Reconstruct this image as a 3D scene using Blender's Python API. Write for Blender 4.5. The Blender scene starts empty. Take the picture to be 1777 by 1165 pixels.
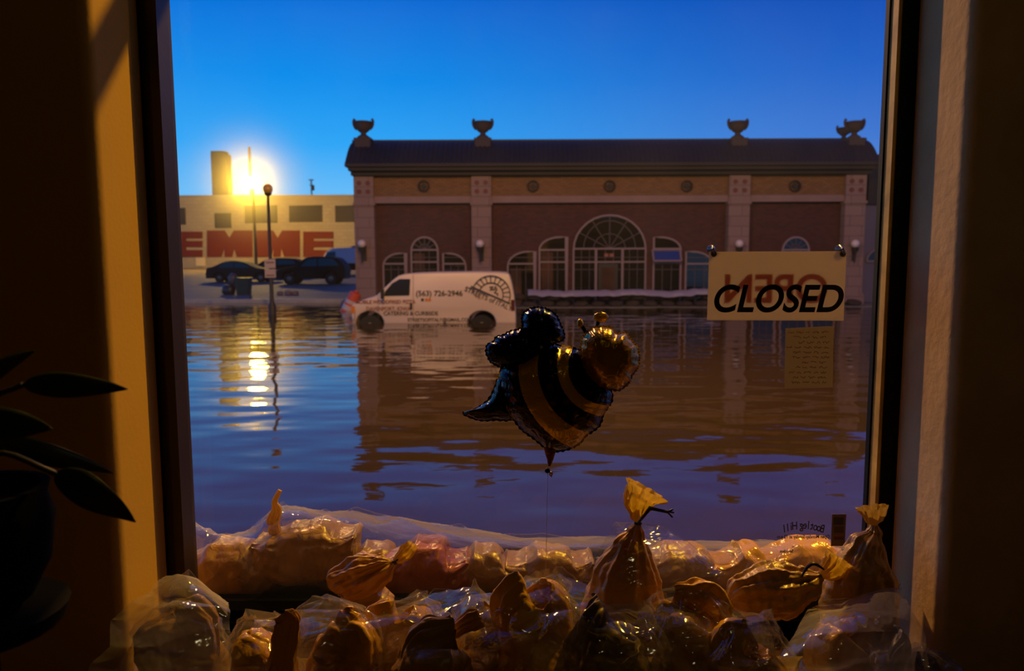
import bpy, math, random
from mathutils import Vector, Matrix, noise
S = bpy.context.scene
COL = S.collection
R = math.radians
PI = math.pi

# ---------------- camera ----------------
F = 1300.0
CX, CY = 888.5, 582.5
PITCH, ROLL = R(6.0), R(0.22)
CAM = Vector((0, 0, 2.05))
_d = Vector((0, math.cos(PITCH), -math.sin(PITCH)))
_r0, _u0 = Vector((1, 0, 0)), Vector((0, math.sin(PITCH), math.cos(PITCH)))
_r = _r0*math.cos(ROLL) - _u0*math.sin(ROLL)
_u = _u0*math.cos(ROLL) + _r0*math.sin(ROLL)
cd = bpy.data.cameras.new('camera'); cam = bpy.data.objects.new('camera', cd); COL.objects.link(cam)
cam.matrix_world = Matrix(((_r.x, _u.x, -_d.x, CAM.x), (_r.y, _u.y, -_d.y, CAM.y), (_r.z, _u.z, -_d.z, CAM.z), (0, 0, 0, 1)))
cd.sensor_width = 36.0
cd.lens = F/1777*36
cd.clip_start, cd.clip_end = 0.02, 3000
cd.dof.use_dof = True
cd.dof.focus_distance = 2.45
cd.dof.aperture_fstop = 3.2
S.camera = cam
def at(px, py, Y):
    v = _d + _r*((px-CX)/F) + _u*((CY-py)/F)
    return CAM + v*(Y/v.y)
def xz(px, py, Y):
    p = at(px, py, Y); return (p.x, p.z)

# ---------------- view ----------------
S.view_settings.view_transform = 'Standard'
S.view_settings.look = 'None'
S.view_settings.gamma = 1
S.view_settings.exposure = 0.0
S.cycles.use_denoising = True
S.cycles.max_bounces = 10
S.cycles.transparent_max_bounces = 24
S.cycles.transmission_bounces = 8
S.cycles.caustics_reflective = False
S.cycles.caustics_refractive = False
S.cycles.sample_clamp_indirect = 6

# ---------------- dusk sky ----------------
def srgb(c):
    return tuple(((v/255)/12.92 if v/255 <= .04045 else ((v/255+.055)/1.055)**2.4) for v in c)
W = bpy.data.worlds.new('dusk_sky'); S.world = W; W.use_nodes = True
nt = W.node_tree; N = nt.nodes; L = nt.links
for n in list(N): N.remove(n)
out = N.new('ShaderNodeOutputWorld'); bg = N.new('ShaderNodeBackground')
tc = N.new('ShaderNodeTexCoord'); sp = N.new('ShaderNodeSeparateXYZ')
L.new(tc.outputs['Generated'], sp.inputs[0])
def ramp(stops):
    r = N.new('ShaderNodeValToRGB'); e = r.color_ramp.elements
    e[0].position, e[0].color = stops[0][0], (*srgb(stops[0][1]), 1)
    e[1].position, e[1].color = stops[1][0], (*srgb(stops[1][1]), 1)
    for p, c in stops[2:]:
        x = e.new(p); x.color = (*srgb(c), 1)
    return r
rl = ramp([(0, (165, 214, 250)), (1, (8, 24, 90)), (.07, (112, 196, 254)), (.14, (48, 170, 252)), (.22, (6, 144, 240)), (.31, (0, 112, 220)), (.45, (14, 94, 200)), (.6, (26, 78, 176))])
rr = ramp([(0, (110, 155, 220)), (1, (8, 18, 70)), (.07, (92, 146, 226)), (.14, (62, 120, 212)), (.22, (34, 98, 200)), (.31, (14, 74, 180)), (.45, (22, 64, 158)), (.6, (26, 54, 134))])
L.new(sp.outputs['Z'], rl.inputs[0]); L.new(sp.outputs['Z'], rr.inputs[0])
mr = N.new('ShaderNodeMapRange'); mr.interpolation_type = 'SMOOTHSTEP'
mr.inputs['From Min'].default_value = -.28; mr.inputs['From Max'].default_value = .50
L.new(sp.outputs['X'], mr.inputs['Value'])
mx = N.new('ShaderNodeMix'); mx.data_type = 'RGBA'
L.new(mr.outputs[0], mx.inputs['Factor']); L.new(rl.outputs[0], mx.inputs['A']); L.new(rr.outputs[0], mx.inputs['B'])
L.new(mx.outputs['Result'], bg.inputs['Color']); bg.inputs['Strength'].default_value = 1.0
L.new(bg.outputs[0], out.inputs[0])

# ---------------- street lamps and added fill lights ----------------
def lamp(name, loc, power, color, radius=.15):
    l = bpy.data.lights.new(name, 'POINT'); l.energy = power; l.color = color; l.shadow_soft_size = radius
    o = bpy.data.objects.new(name, l); COL.objects.link(o); o.location = loc
    return o
lamp('street_light_by_shop', (4.6, 8.4, 9.6), 4200, (1, .56, .04), .12)
lamp('street_light_up_street', (-3.5, 12.8, 9.0), 3500, (1, .50, .14), .12)
lamp('added_facade_light', (17, 17, 9.5), 900, (1, .48, .16), .2)  # unseen light added out of view to warm the hall front
LAMPC = at(435, 317, 76)
lamp('parking_lot_light', LAMPC + Vector((0, -.6, -.1)), 12000, (1, .56, .02), .3)
lamp('added_room_fill', (.4, -.2, 3.96), 3.2, (1, .86, .46), .1)  # unseen fill added to keep the interior walls from going black

# ---------------- materials ----------------
def newmat(name):
    m = bpy.data.materials.new(name); m.use_nodes = True
    t = m.node_tree; b = t.nodes['Principled BSDF']
    return m, t, b
def M(name, col, rough=.6, metal=0, spec=.5, bump=0, bscale=20, var=0, vscale=3, emit=None, es=1, lin=False):
    m, t, b = newmat(name)
    c = col if lin else srgb(col)
    b.inputs['Base Color'].default_value = (*c, 1); b.inputs['Roughness'].default_value = rough
    b.inputs['Metallic'].default_value = metal; b.inputs['Specular IOR Level'].default_value = spec
    if var or bump:
        g = t.nodes.new('ShaderNodeTexCoord')
    if var:
        n = t.nodes.new('ShaderNodeTexNoise'); n.inputs['Scale'].default_value = vscale; n.inputs['Detail'].default_value = 5
        t.links.new(g.outputs['Object'], n.inputs['Vector'])
        r = t.nodes.new('ShaderNodeValToRGB'); r.color_ramp.elements[0].position = .3; r.color_ramp.elements[1].position = .7
        r.color_ramp.elements[0].color = (*[v*(1-var) for v in c], 1); r.color_ramp.elements[1].color = (*[min(1, v*(1+var)) for v in c], 1)
        t.links.new(n.outputs['Fac'], r.inputs[0]); t.links.new(r.outputs[0], b.inputs['Base Color'])
    if bump:
        n = t.nodes.new('ShaderNodeTexNoise'); n.inputs['Scale'].default_value = bscale; n.inputs['Detail'].default_value = 6
        t.links.new(g.outputs['Object'], n.inputs['Vector'])
        bp = t.nodes.new('ShaderNodeBump'); bp.inputs['Strength'].default_value = 1; bp.inputs['Distance'].default_value = bump
        t.links.new(n.outputs['Fac'], bp.inputs['Height']); t.links.new(bp.outputs[0], b.inputs['Normal'])
    if emit:
        b.inputs['Emission Color'].default_value = (*srgb(emit), 1); b.inputs['Emission Strength'].default_value = es
    return m
def brick_mat(name, c1, c2, mortar, sc=1.0, bw=.22, rh=.075, ms=.01, bump=.006):
    m, t, b = newmat(name)
    g = t.nodes.new('ShaderNodeTexCoord'); s = t.nodes.new('ShaderNodeSeparateXYZ'); c = t.nodes.new('ShaderNodeCombineXYZ')
    t.links.new(g.outputs['Object'], s.inputs[0]); t.links.new(s.outputs['X'], c.inputs['X']); t.links.new(s.outputs['Z'], c.inputs['Y'])
    k = t.nodes.new('ShaderNodeTexBrick'); k.inputs['Scale'].default_value = sc
    k.inputs['Brick Width'].default_value = bw; k.inputs['Row Height'].default_value = rh; k.inputs['Mortar Size'].default_value = ms
    k.inputs['Color1'].default_value = (*srgb(c1), 1); k.inputs['Color2'].default_value = (*srgb(c2), 1); k.inputs['Mortar'].default_value = (*srgb(mortar), 1)
    t.links.new(c.outputs[0], k.inputs['Vector']); t.links.new(k.outputs['Color'], b.inputs['Base Color'])
    bp = t.nodes.new('ShaderNodeBump'); bp.invert = True; bp.inputs['Distance'].default_value = bump
    t.links.new(k.outputs['Fac'], bp.inputs['Height']); t.links.new(bp.outputs[0], b.inputs['Normal'])
    b.inputs['Roughness'].default_value = .85
    return m

# ---------------- mesh builder ----------------
class MB:
    def __init__(s): s.v = []; s.f = []; s.mi = []
    def add(s, vs, fs, mi=0):
        o = len(s.v); s.v += [Vector(p) for p in vs]; s.f += [tuple(i+o for i in f) for f in fs]; s.mi += [mi]*len(fs); return s
    def box(s, x0, x1, y0, y1, z0, z1, mi=0):
        vs = [(x, y, z) for x in (x0, x1) for y in (y0, y1) for z in (z0, z1)]
        return s.add(vs, [(0, 1, 3, 2), (4, 6, 7, 5), (0, 4, 5, 1), (2, 3, 7, 6), (0, 2, 6, 4), (1, 5, 7, 3)], mi)
    def obox(s, c, sz, m=None, mi=0):
        m = m or Matrix.Identity(3)
        vs = [Vector(c) + m @ Vector((x*sz[0]/2, y*sz[1]/2, z*sz[2]/2)) for x in (-1, 1) for y in (-1, 1) for z in (-1, 1)]
        return s.add(vs, [(0, 1, 3, 2), (4, 6, 7, 5), (0, 4, 5, 1), (2, 3, 7, 6), (0, 2, 6, 4), (1, 5, 7, 3)], mi)
    def prism(s, poly, y0, y1, mi=0):           # poly in (x, z)
        n = len(poly)
        vs = [(x, y0, z) for x, z in poly] + [(x, y1, z) for x, z in poly]
        fs = [tuple(range(n)), tuple(range(2*n-1, n-1, -1))] + [(i, i+n, (i+1) % n+n, (i+1) % n) for i in range(n)]
        return s.add(vs, fs, mi)
    def layers(s, polys, mi=0):                 # list of equal-length rings of 3D points, capped
        n = len(polys[0]); vs = [p for q in polys for p in q]; fs = [tuple(range(n))]
        for k in range(len(polys)-1):
            for i in range(n):
                j = (i+1) % n
                fs.append((k*n+i, (k+1)*n+i, (k+1)*n+j, k*n+j))
        fs.append(tuple(range(len(vs)-1, len(vs)-n-1, -1)))
        return s.add(vs, fs, mi)
    def strip(s, path, w, y0, y1, closed=False, mi=0):   # rectangular bar along an (x,z) path
        n = len(path); rng = range(n if closed else n-1)
        nr = []
        for i in range(n):
            a = Vector(path[(i-1) % n]) if (closed or i > 0) else Vector(path[0])
            b = Vector(path[(i+1) % n]) if (closed or i < n-1) else Vector(path[-1])
            d = (b-a).normalized(); nr.append(Vector((-d.y, d.x)))
            if (closed or 0 < i < n-1):
                d1 = (Vector(path[i])-a).normalized(); k = abs(nr[-1].dot(Vector((-d1.y, d1.x)))); nr[-1] = nr[-1]/max(.5, k)
        vs = []
        for p, q in zip(path, nr):
            for sg in (-.5, .5):
                for y in (y0, y1): vs.append((p[0]+q.x*w*sg, y, p[1]+q.y*w*sg))
        fs = []
        for i in rng:
            j = (i+1) % n; a, b = 4*i, 4*j
            fs += [(a, b, b+2, a+2), (a+1, a+3, b+3, b+1), (a, a+1, b+1, b), (a+2, b+2, b+3, a+3)]
        if not closed: fs += [(0, 2, 3, 1), (4*n-4, 4*n-3, 4*n-1, 4*n-2)]
        return s.add(vs, fs, mi)
    def tube(s, pts, rad, n=12, mi=0, cap=True):
        pts = [Vector(p) for p in pts]
        if not hasattr(rad, '__len__'): rad = [rad]*len(pts)
        vs = []; prev = None
        for i, p in enumerate(pts):
            d = (pts[min(i+1, len(pts)-1)]-pts[max(i-1, 0)]).normalized()
            if prev is None:
                a = Vector((0, 0, 1)) if abs(d.z) < .9 else Vector((1, 0, 0)); prev = a.cross(d).normalized()
            u = (prev - d*prev.dot(d)).normalized(); prev = u; w = d.cross(u)
            for k in range(n):
                t = 2*PI*k/n; vs.append(p + (u*math.cos(t)+w*math.sin(t))*rad[i])
        fs = [(i*n+k, i*n+(k+1) % n, (i+1)*n+(k+1) % n, (i+1)*n+k) for i in range(len(pts)-1) for k in range(n)]
        if cap: fs += [tuple(range(n-1, -1, -1)), tuple(range((len(pts)-1)*n, len(pts)*n))]
        return s.add(vs, fs, mi)
    def lathe(s, prof, c, n=24, mi=0, axis='z'):
        c = Vector(c); vs = []
        for r, h in prof:
            for k in range(n):
                t = 2*PI*k/n
                q = {'z': (r*math.cos(t), r*math.sin(t), h), 'y': (r*math.cos(t), h, r*math.sin(t)), 'x': (h, r*math.cos(t), r*math.sin(t))}[axis]
                vs.append(c+Vector(q))
        m = len(prof)
        fs = [(i*n+k, i*n+(k+1) % n, (i+1)*n+(k+1) % n, (i+1)*n+k) for i in range(m-1) for k in range(n)]
        fs += [tuple(range(n-1, -1, -1)), tuple(range((m-1)*n, m*n))]
        return s.add(vs, fs, mi)
    def ball(s, c, r, n=16, sc=(1, 1, 1), mi=0):
        c = Vector(c); vs = []; m = max(6, n//2)
        for i in range(1, m):
            for k in range(n):
                a, t = PI*i/m, 2*PI*k/n
                vs.append(c+Vector((r*sc[0]*math.sin(a)*math.cos(t), r*sc[1]*math.sin(a)*math.sin(t), r*sc[2]*math.cos(a))))
        top, bot = len(vs), len(vs)+1; vs += [c+Vector((0, 0, r*sc[2])), c-Vector((0, 0, r*sc[2]))]
        fs = [(i*n+k, (i+1)*n+k, (i+1)*n+(k+1) % n, i*n+(k+1) % n) for i in range(m-2) for k in range(n)]
        fs += [(top, k, (k+1) % n) for k in range(n)] + [(bot, (m-2)*n+(k+1) % n, (m-2)*n+k) for k in range(n)]
        return s.add(vs, fs, mi)
    def build(s, name, mats, parent=None, smooth=None, origin=None):
        me = bpy.data.meshes.new(name)
        if parent is not None: o0 = WORG[parent.name]
        elif origin is not None: o0 = Vector(origin)
        else:
            lo = [min(v[i] for v in s.v) for i in range(3)]; hi = [max(v[i] for v in s.v) for i in range(3)]
            o0 = Vector(((lo[0]+hi[0])/2, (lo[1]+hi[1])/2, lo[2]))
        me.from_pydata([v-o0 for v in s.v], [], s.f); me.update()
        if not isinstance(mats, (list, tuple)): mats = [mats]
        for m in mats: me.materials.append(m)
        if len(mats) > 1: me.polygons.foreach_set('material_index', s.mi)
        if smooth is not None:
            me.polygons.foreach_set('use_smooth', [True]*len(me.polygons))
            me.set_sharp_from_angle(angle=R(smooth))
        o = bpy.data.objects.new(name, me); COL.objects.link(o)
        if parent is not None: o.parent = parent
        else: o.location = o0
        WORG[o.name] = o0
        return o
WORG = {}
def tag(o, label=None, cat=None, group=None, kind=None):
    if label: o['label'] = label
    if cat: o['category'] = cat
    if group: o['group'] = group
    if kind: o['kind'] = kind
    return o
def thing(name, loc, label, cat, group=None):
    o = bpy.data.objects.new(name, None); COL.objects.link(o); o.location = loc; o.empty_display_size = .1
    WORG[o.name] = Vector(loc)
    return tag(o, label, cat, group)
def struct(name, mb, mat, **k): return tag(mb.build(name, mat, **k), kind='structure')
def dup(o, delta, label=None, parent=None):
    c = o.copy(); COL.objects.link(c)
    if parent is None: c.location = o.location + Vector(delta)
    else: c.parent = parent
    if label: c['label'] = label
    for ch in o.children: dup(ch, (0, 0, 0), None, c)
    return c
def text(name, body, mat, parent, mtx, size=1, shear=0, extrude=.001, offset=0, ax='CENTER', sx=1.0, spacing=1.0):
    cu = bpy.data.curves.new(name, 'FONT'); cu.body = body; cu.size = size; cu.shear = shear; cu.extrude = extrude; cu.offset = offset
    cu.align_x = ax; cu.align_y = 'CENTER'; cu.space_character = spacing
    cu.materials.append(mat)
    tmp = bpy.data.objects.new(name, cu); COL.objects.link(tmp)
    me = bpy.data.meshes.new_from_object(tmp.evaluated_get(bpy.context.evaluated_depsgraph_get())); me.name = name
    bpy.data.objects.remove(tmp)
    o = bpy.data.objects.new(name, me); COL.objects.link(o)
    m = mtx @ Matrix.Diagonal((sx, 1, 1, 1))
    if parent is not None:
        o.parent = parent; m = Matrix.Translation(-WORG[parent.name]) @ m
    o.matrix_basis = m
    return o
XZ = Matrix(((1, 0, 0, 0), (0, 0, -1, 0), (0, 1, 0, 0), (0, 0, 0, 1)))      # text facing -Y
def face(loc, rz=0, mirror=False):
    m = Matrix.Translation(loc) @ XZ @ Matrix.Rotation(rz, 4, 'Z')
    if mirror: m = m @ Matrix.Diagonal((-1, 1, 1, 1))
    return m

# ---------------- shop room and window ----------------
WY = 2.50
XL, XR = at(267, 582, 2.42).x, at(1568, 582, 2.42).x
GL, GR = at(318.6, 582, WY).x, at(1516, 582, WY).x
PL, PR = GL-.012, GR+.012
YC = 2.14
SILL, HEAD = .80, 3.75
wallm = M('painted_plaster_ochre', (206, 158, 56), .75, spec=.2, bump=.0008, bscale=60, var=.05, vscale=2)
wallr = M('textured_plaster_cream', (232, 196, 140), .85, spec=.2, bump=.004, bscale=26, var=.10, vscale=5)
darkp = M('dark_brown_frame_paint', (44, 31, 22), .45, spec=.35, bump=.0006, bscale=40)
goldm = M('worn_wood_stop', (236, 180, 84), .5, spec=.4, bump=.002, bscale=18, var=.45, vscale=7)
blackm = M('black_frame_metal', (9, 9, 8), .55, spec=.2)
mattek = M('matte_black_sill', (10, 9, 8), 1, spec=0)  # flat black without specular for the sill and rails
roomm = M('dim_room_paint', (128, 104, 62), .9, spec=.1)
floorm = M('worn_floor_boards', (70, 52, 36), .6, spec=.3)
concm = M('wet_concrete', (110, 100, 90), .7, bump=.004, bscale=14, var=.2)
RX0, RX1, RY0, RZ0, RZ1 = -2.7, 2.9, -2.6, .42, 3.55
def rounded_wall(x, sgn, mat, name):
    # window reveal, rounded plaster corner, then the wall that faces the room
    r = .035; pts = [(x, WY+.03), (x, YC+r)]
    for k in range(1, 9):
        a = PI/2*k/8; pts.append((x+sgn*(r-r*math.cos(a)), YC+r-r*math.sin(a)))
    far = RX0 if sgn < 0 else RX1
    pts += [(far, YC), (far, WY+.03)]
    mb = MB(); n = len(pts)
    mb.add([(a, b, RZ0) for a, b in pts]+[(a, b, HEAD+.1) for a, b in pts],
           [(i, (i+1) % n, (i+1) % n+n, i+n) for i in range(n)]+[tuple(range(n)), tuple(range(2*n-1, n-1, -1))])
    return struct(name, mb, mat, smooth=40)
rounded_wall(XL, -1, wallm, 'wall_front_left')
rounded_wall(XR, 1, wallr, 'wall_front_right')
struct('wall_under_window', MB().box(XL, XR, 1.72, 2.86, RZ0, .74), roomm)
struct('trim_1', MB().box(XL, XR, 2.40, 2.62, .74, SILL+.03), mattek)
struct('wall_over_window', MB().box(RX0, RX1, YC, WY+.03, HEAD, HEAD+1.2), roomm)
struct('wall_left', MB().box(RX0-.15, RX0, RY0, WY+.03, RZ0, HEAD+.5), roomm)
struct('wall_right', MB().box(RX1, RX1+.15, RY0, WY+.03, RZ0, HEAD+.5), roomm)
struct('wall_back', MB().box(RX0-.15, RX1+.15, RY0-.15, RY0, RZ0, HEAD+.5), roomm)
struct('floor', MB().box(RX0-.15, RX1+.15, RY0-.15, YC+.1, RZ0-.2, RZ0), floorm)
struct('ceiling', MB().box(RX0-.15, RX1+.15, RY0-.15, YC+.001, HEAD+.3, HEAD+.45), roomm)
struct('wall_outside_base', MB().box(-14, 14, 2.62, 2.86, -1.0, .42), concm)
struct('wall_outside_left', MB().box(-14, RX0-.15, 2.3, 2.53, .42, 5.2), concm)
struct('wall_outside_right', MB().box(RX1+.15, 14, 2.3, 2.53, .42, 5.2), concm)
struct('trim_2', MB().box(-14, 14, 3.22, 3.26, 3.72, 3.855), blackm)

# window: frame members + pane (all one window)
w = thing('window_1', ((GL+GR)/2, WY, SILL), None, None); w['kind'] = 'structure'
HZ = HEAD
mb = MB().box(XL, GL-.062+.0, 2.42, 2.51, SILL+.03, HZ)
mb.box(GL-.062, GL, 2.435, 2.52, SILL+.03, HZ)
mb.box(GL-.03, GL-.0, 2.42, 2.435, SILL+.03, HZ)
mb.build('frame_side', darkp, w)
mb = MB().box(GR+.008, XR, 2.42, 2.51, SILL+.03, HZ)
mb.build('frame_side', blackm, w)['label'] = 'black right frame member'
MB().box(GR-.004, GR+.008, 2.428, 2.50, SILL+.03, HZ).build('glazing_stop', goldm, w)
MB().box(GR-.010, GR-.004, 2.475, 2.50, SILL+.03, HZ).build('gasket', blackm, w)
MB().box(GL, GR, 2.43, 2.52, HZ-.06, HZ).box(GL, GR, 2.43, 2.52, SILL+.03, SILL+.06).build('frame_rail', mattek, w)
gm, t, b = newmat('window_glass'); t.nodes.remove(b)
tr = t.nodes.new('ShaderNodeBsdfTransparent'); gl = t.nodes.new('ShaderNodeBsdfGlossy'); df = t.nodes.new('ShaderNodeBsdfTranslucent')
lw = t.nodes.new('ShaderNodeFresnel'); lw.inputs[0].default_value = 1.25
m1 = t.nodes.new('ShaderNodeMixShader'); m2 = t.nodes.new('ShaderNodeMixShader'); o_ = t.nodes['Material Output']
gl.inputs['Roughness'].default_value = .01; tr.inputs[0].default_value = (.97, .97, .97, 1); df.inputs[0].default_value = (.8, .8, .8, 1)
nz = t.nodes.new('ShaderNodeTexNoise'); nz.inputs['Scale'].default_value = 1.6; nz.inputs['Detail'].default_value = 4
mp = t.nodes.new('ShaderNodeMapRange'); mp.inputs['From Min'].default_value = .4; mp.inputs['From Max'].default_value = .75; mp.inputs['To Min'].default_value = .004; mp.inputs['To Max'].default_value = .02
tcx = t.nodes.new('ShaderNodeTexCoord'); t.links.new(tcx.outputs['Object'], nz.inputs['Vector']); t.links.new(nz.outputs['Fac'], mp.inputs['Value'])
t.links.new(mp.outputs[0], m1.inputs[0]); t.links.new(tr.outputs[0], m1.inputs[1]); t.links.new(df.outputs[0], m1.inputs[2])
t.links.new(lw.outputs[0], m2.inputs[0]); t.links.new(m1.outputs[0], m2.inputs[1]); t.links.new(gl.outputs[0], m2.inputs[2])
t.links.new(m2.outputs[0], o_.inputs['Surface'])
MB().add([(GL, WY, SILL+.05), (GR, WY, SILL+.05), (GR, WY, HZ), (GL, WY, HZ)], [(0, 1, 2, 3)]).build('pane', gm, w)

# ---------------- flood water, far shore, lot ----------------
wm, t, b = newmat('muddy_flood_water')
b.inputs['Base Color'].default_value = (.034, .019, .004, 1); b.inputs['Roughness'].default_value = .035; b.inputs['IOR'].default_value = 1.36
g = t.nodes.new('ShaderNodeTexCoord')
def wave(scale, dist, sx, sy, det=2, rot=0):
    mpn = t.nodes.new('ShaderNodeMapping'); mpn.inputs['Scale'].default_value = (sx, sy, 1); mpn.inputs['Rotation'].default_value = (0, 0, rot)
    n = t.nodes.new('ShaderNodeTexNoise'); n.inputs['Scale'].default_value = scale; n.inputs['Detail'].default_value = det; n.inputs['Roughness'].default_value = .45
    t.links.new(g.outputs['Object'], mpn.inputs[0]); t.links.new(mpn.outputs[0], n.inputs['Vector'])
    bp = t.nodes.new('ShaderNodeBump'); bp.inputs['Distance'].default_value = dist; bp.inputs['Strength'].default_value = 1
    t.links.new(n.outputs['Fac'], bp.inputs['Height']); return bp
b1 = wave(1.0, .026, .7, 1.35, 1, R(8)); b2 = wave(1.0, .0022, 2.4, 4.6, 2, R(-6))
t.links.new(b1.outputs[0], b2.inputs['Normal']); t.links.new(b2.outputs[0], b.inputs['Normal'])
tag(MB().add([(-90, 2.86, 0), (90, 2.86, 0), (90, 37, 0), (-90, 37, 0)], [(0, 1, 2, 3)]).build('water', wm), kind='structure')
asph = M('lot_asphalt', (112, 98, 88), .75, bump=.01, bscale=3, var=.18, vscale=.6)
kerbm = M('kerb_concrete', (176, 160, 140), .7, var=.12)
YK = 34.2
mb = MB(); mb.add([(-220, YK+.35, .10), (220, YK+.35, .10), (220, 60, .62), (-220, 60, .62), (220, 92, 1.0), (-220, 92, 1.0), (900, 1400, 1.0), (-900, 1400, 1.0)],
                  [(0, 1, 2, 3), (3, 2, 4, 5), (5, 4, 6, 7)])
struct('ground', mb, asph)
struct('kerb', MB().box(-80, -6.0, YK, YK+.35, -.5, .16).box(17.4, 80, YK, YK+.35, -.5, .16), kerbm)
# ---------------- brick hall across the water ----------------
BY = 31.6                                   # face of pilasters
brick = brick_mat('dark_red_brick', (84, 34, 22), (64, 26, 16), (70, 48, 38), bw=.24, rh=.085, ms=.008)
ochre = brick_mat('ochre_brick', (132, 90, 48), (114, 76, 38), (96, 66, 42), bw=.24, rh=.085, ms=.01)
stone = M('pale_limestone', (136, 104, 92), .8, bump=.006, bscale=8, var=.10, vscale=1.5)
stone2 = brick_mat('limestone_blocks', (136, 106, 94), (130, 100, 88), (104, 80, 72), bw=1.0, rh=.42, ms=.012)
tile = M('dark_clay_tile', (30, 26, 28), .6, var=.25, vscale=4)
eavem = M('dark_eave', (36, 25, 20), .7)
framem = M('white_window_paint', (134, 108, 104), .6)
barm = M('thin_glazing_bar', (84, 68, 68), .6)
glassd = M('dark_window_glass', (8, 8, 10), .04, spec=.4)
glassb = M('tilted_window_glass', (40, 60, 120), .05, spec=.8)
redm = M('red_inlay', (104, 50, 38), .7)
urnm = M('weathered_urn_stone', (64, 50, 46), .85, bump=.01, bscale=10)
doorm = M('dark_door', (34, 24, 18), .5)
warmd = M('painted_lamplight', (72, 42, 14), .9, var=.5, vscale=1.2)  # lamplight is put into this mottled brown; no lamp burns inside the hall
def BX(px, py=430, Y=BY): return at(px, py, Y).x
def BZ(py, px=888, Y=BY): return at(px, py, Y).z
x0, x1 = BX(617), BX(1497)
hall = thing('brick_hall', ((x0+x1)/2, BY+5, -.5), 'long brick hall with tiled roof, stone urns and arched windows across the flooded street', 'building')
zE, zB, zR = BZ(303), BZ(352), BZ(292)
MB().box(x0+.3, x1-.3, BY+.30, BY+14, -.8, zB+.05).build('wall', brick, hall)
MB().box(x0, x1, BY+.10, BY+14, zB, zE).build('frieze', ochre, hall)
MB().box(x0-.02, x1+.02, BY+.0, BY+.35, BZ(352), BZ(342)).box(x0-.02, x1+.02, BY+.05, BY+.3, BZ(342), BZ(340)).build('stone_band', stone, hall)
for pa, pb in ((617, 651), (819, 853), (1262, 1298), (1462, 1497)):
    a, c = BX(pa), BX(pb)
    p = MB().box(a, c, BY-.10, BY+.5, -.8, zE).box(a-.05, c+.05, BY-.16, BY+.4, BZ(356), BZ(351)).box(a-.06, c+.06, BY-.18, BY+.4, -.8, .45).build('pilaster', stone2, hall)
    for u in (.28, .72):
        for v in (313, 328):
            MB().prism([(a+(c-a)*u+.10*math.cos(k*PI/4+PI/8), BZ(v)-.1+.10*math.sin(k*PI/4+PI/8)) for k in range(8)], BY-.13, BY-.08).build('inlay', redm, p)
# roof: sloping barrel-tiled front with hipped ends
zt = BZ(245, 888, BY+1.2)
ex0, ex1 = BX(605, 290), BX(1512, 290)
tx0, tx1 = BX(615, 245, BY+1.2), BX(1499, 245, BY+1.2)
mb = MB(); n = 330; rows = 7
vs = []; fs = []
for j in range(rows+1):
    t_ = j/rows
    for i in range(n+1):
        u = i/n
        x = (ex0+(ex1-ex0)*u)*(1-t_) + (tx0+(tx1-tx0)*u)*t_
        y = (BY-.75)*(1-t_) + (BY+1.2)*t_ - .07*abs(math.sin(PI*u*n/3)) - .05*math.sin(PI*(t_*rows % 1))
        z = (zR+.12)*(1-t_) + zt*t_ + .25*math.sin(PI*t_)
        vs.append((x, y, z))
for j in range(rows):
    for i in range(n):
        a = j*(n+1)+i; fs.append((a, a+1, a+n+2, a+n+1))
mb.add(vs, fs)
mb.add([(ex0, BY-.75, zR+.12), (tx0, BY+1.2, zt), (tx0, BY+12, zt), (ex0, BY+14.7, zR+.12)], [(0, 1, 2, 3)])
mb.add([(ex1, BY-.75, zR+.12), (tx1, BY+1.2, zt), (tx1, BY+12, zt), (ex1, BY+14.7, zR+.12)], [(3, 2, 1, 0)])
mb.box(tx0-.08, tx1+.08, BY+1.1, BY+1.5, zt-.15, zt+.06)
mb.add([(tx0, BY+1.2, zt), (tx1, BY+1.2, zt), (tx1, BY+12, zt), (tx0, BY+12, zt)], [(0, 1, 2, 3)])
mb.build('roof', tile, hall, smooth=35)
MB().box(ex0, ex1, BY-.78, BY+.3, zR, zR+.13).box(ex0+.1, ex1-.1, BY-.62, BY+.3, zR-.14, zR).box(x0-.06, x1+.06, BY-.3, BY+14.4, zR-.3, zR-.12).build('cornice', eavem, hall)
for px in (735, 925, 1058, 1192, 1380):
    c = at(px, 323, BY+.02)
    m_ = MB().lathe([(.21, 0), (.25, -.05), (.25, -.1), (.19, -.12), (.17, -.06), (.17, 0)], c+Vector((0, .1, 0)), 28, axis='y')
    m_.prism([(c.x+.14*math.cos(k*PI/2), c.z+.14*math.sin(k*PI/2)) for k in range(4)], c.y-.03, c.y+.1)
    m_.build('medallion', eavem, hall, smooth=40)
def urn(px, py, Y, h=1.0):
    g_ = at(px, py, Y)
    base = thing_part = MB()
    s_ = h
    base.prism([(g_.x-.32*s_, g_.z-.9), (g_.x+.32*s_, g_.z-.9), (g_.x+.32*s_, g_.z-.12), (g_.x+.36*s_, g_.z-.10), (g_.x+.36*s_, g_.z-.02), (g_.x-.36*s_, g_.z-.02), (g_.x-.36*s_, g_.z-.10), (g_.x-.32*s_, g_.z-.12)], g_.y-.32, g_.y+.32)
    base.lathe([(.26, -.01), (.26, .06), (.17, .11), (.11, .17), (.12, .22), (.20, .27), (.29, .37), (.34, .50), (.36, .60), (.39, .62), (.39, .67), (.32, .67), (.28, .6), (.02, .5)], g_, 20)
    for sg in (-1, 1):
        base.tube([g_+Vector((sg*a, 0, z)) for a, z in ((.27, .36), (.35, .44), (.40, .56), (.41, .70), (.39, .77), (.34, .72))], .055, 8)
    return base.build('urn', urnm, hall, smooth=45)
for px in (631, 838, 1280, 1482): urn(px, 240, BY+.45)
urn(1464, 243, BY+12)
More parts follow.
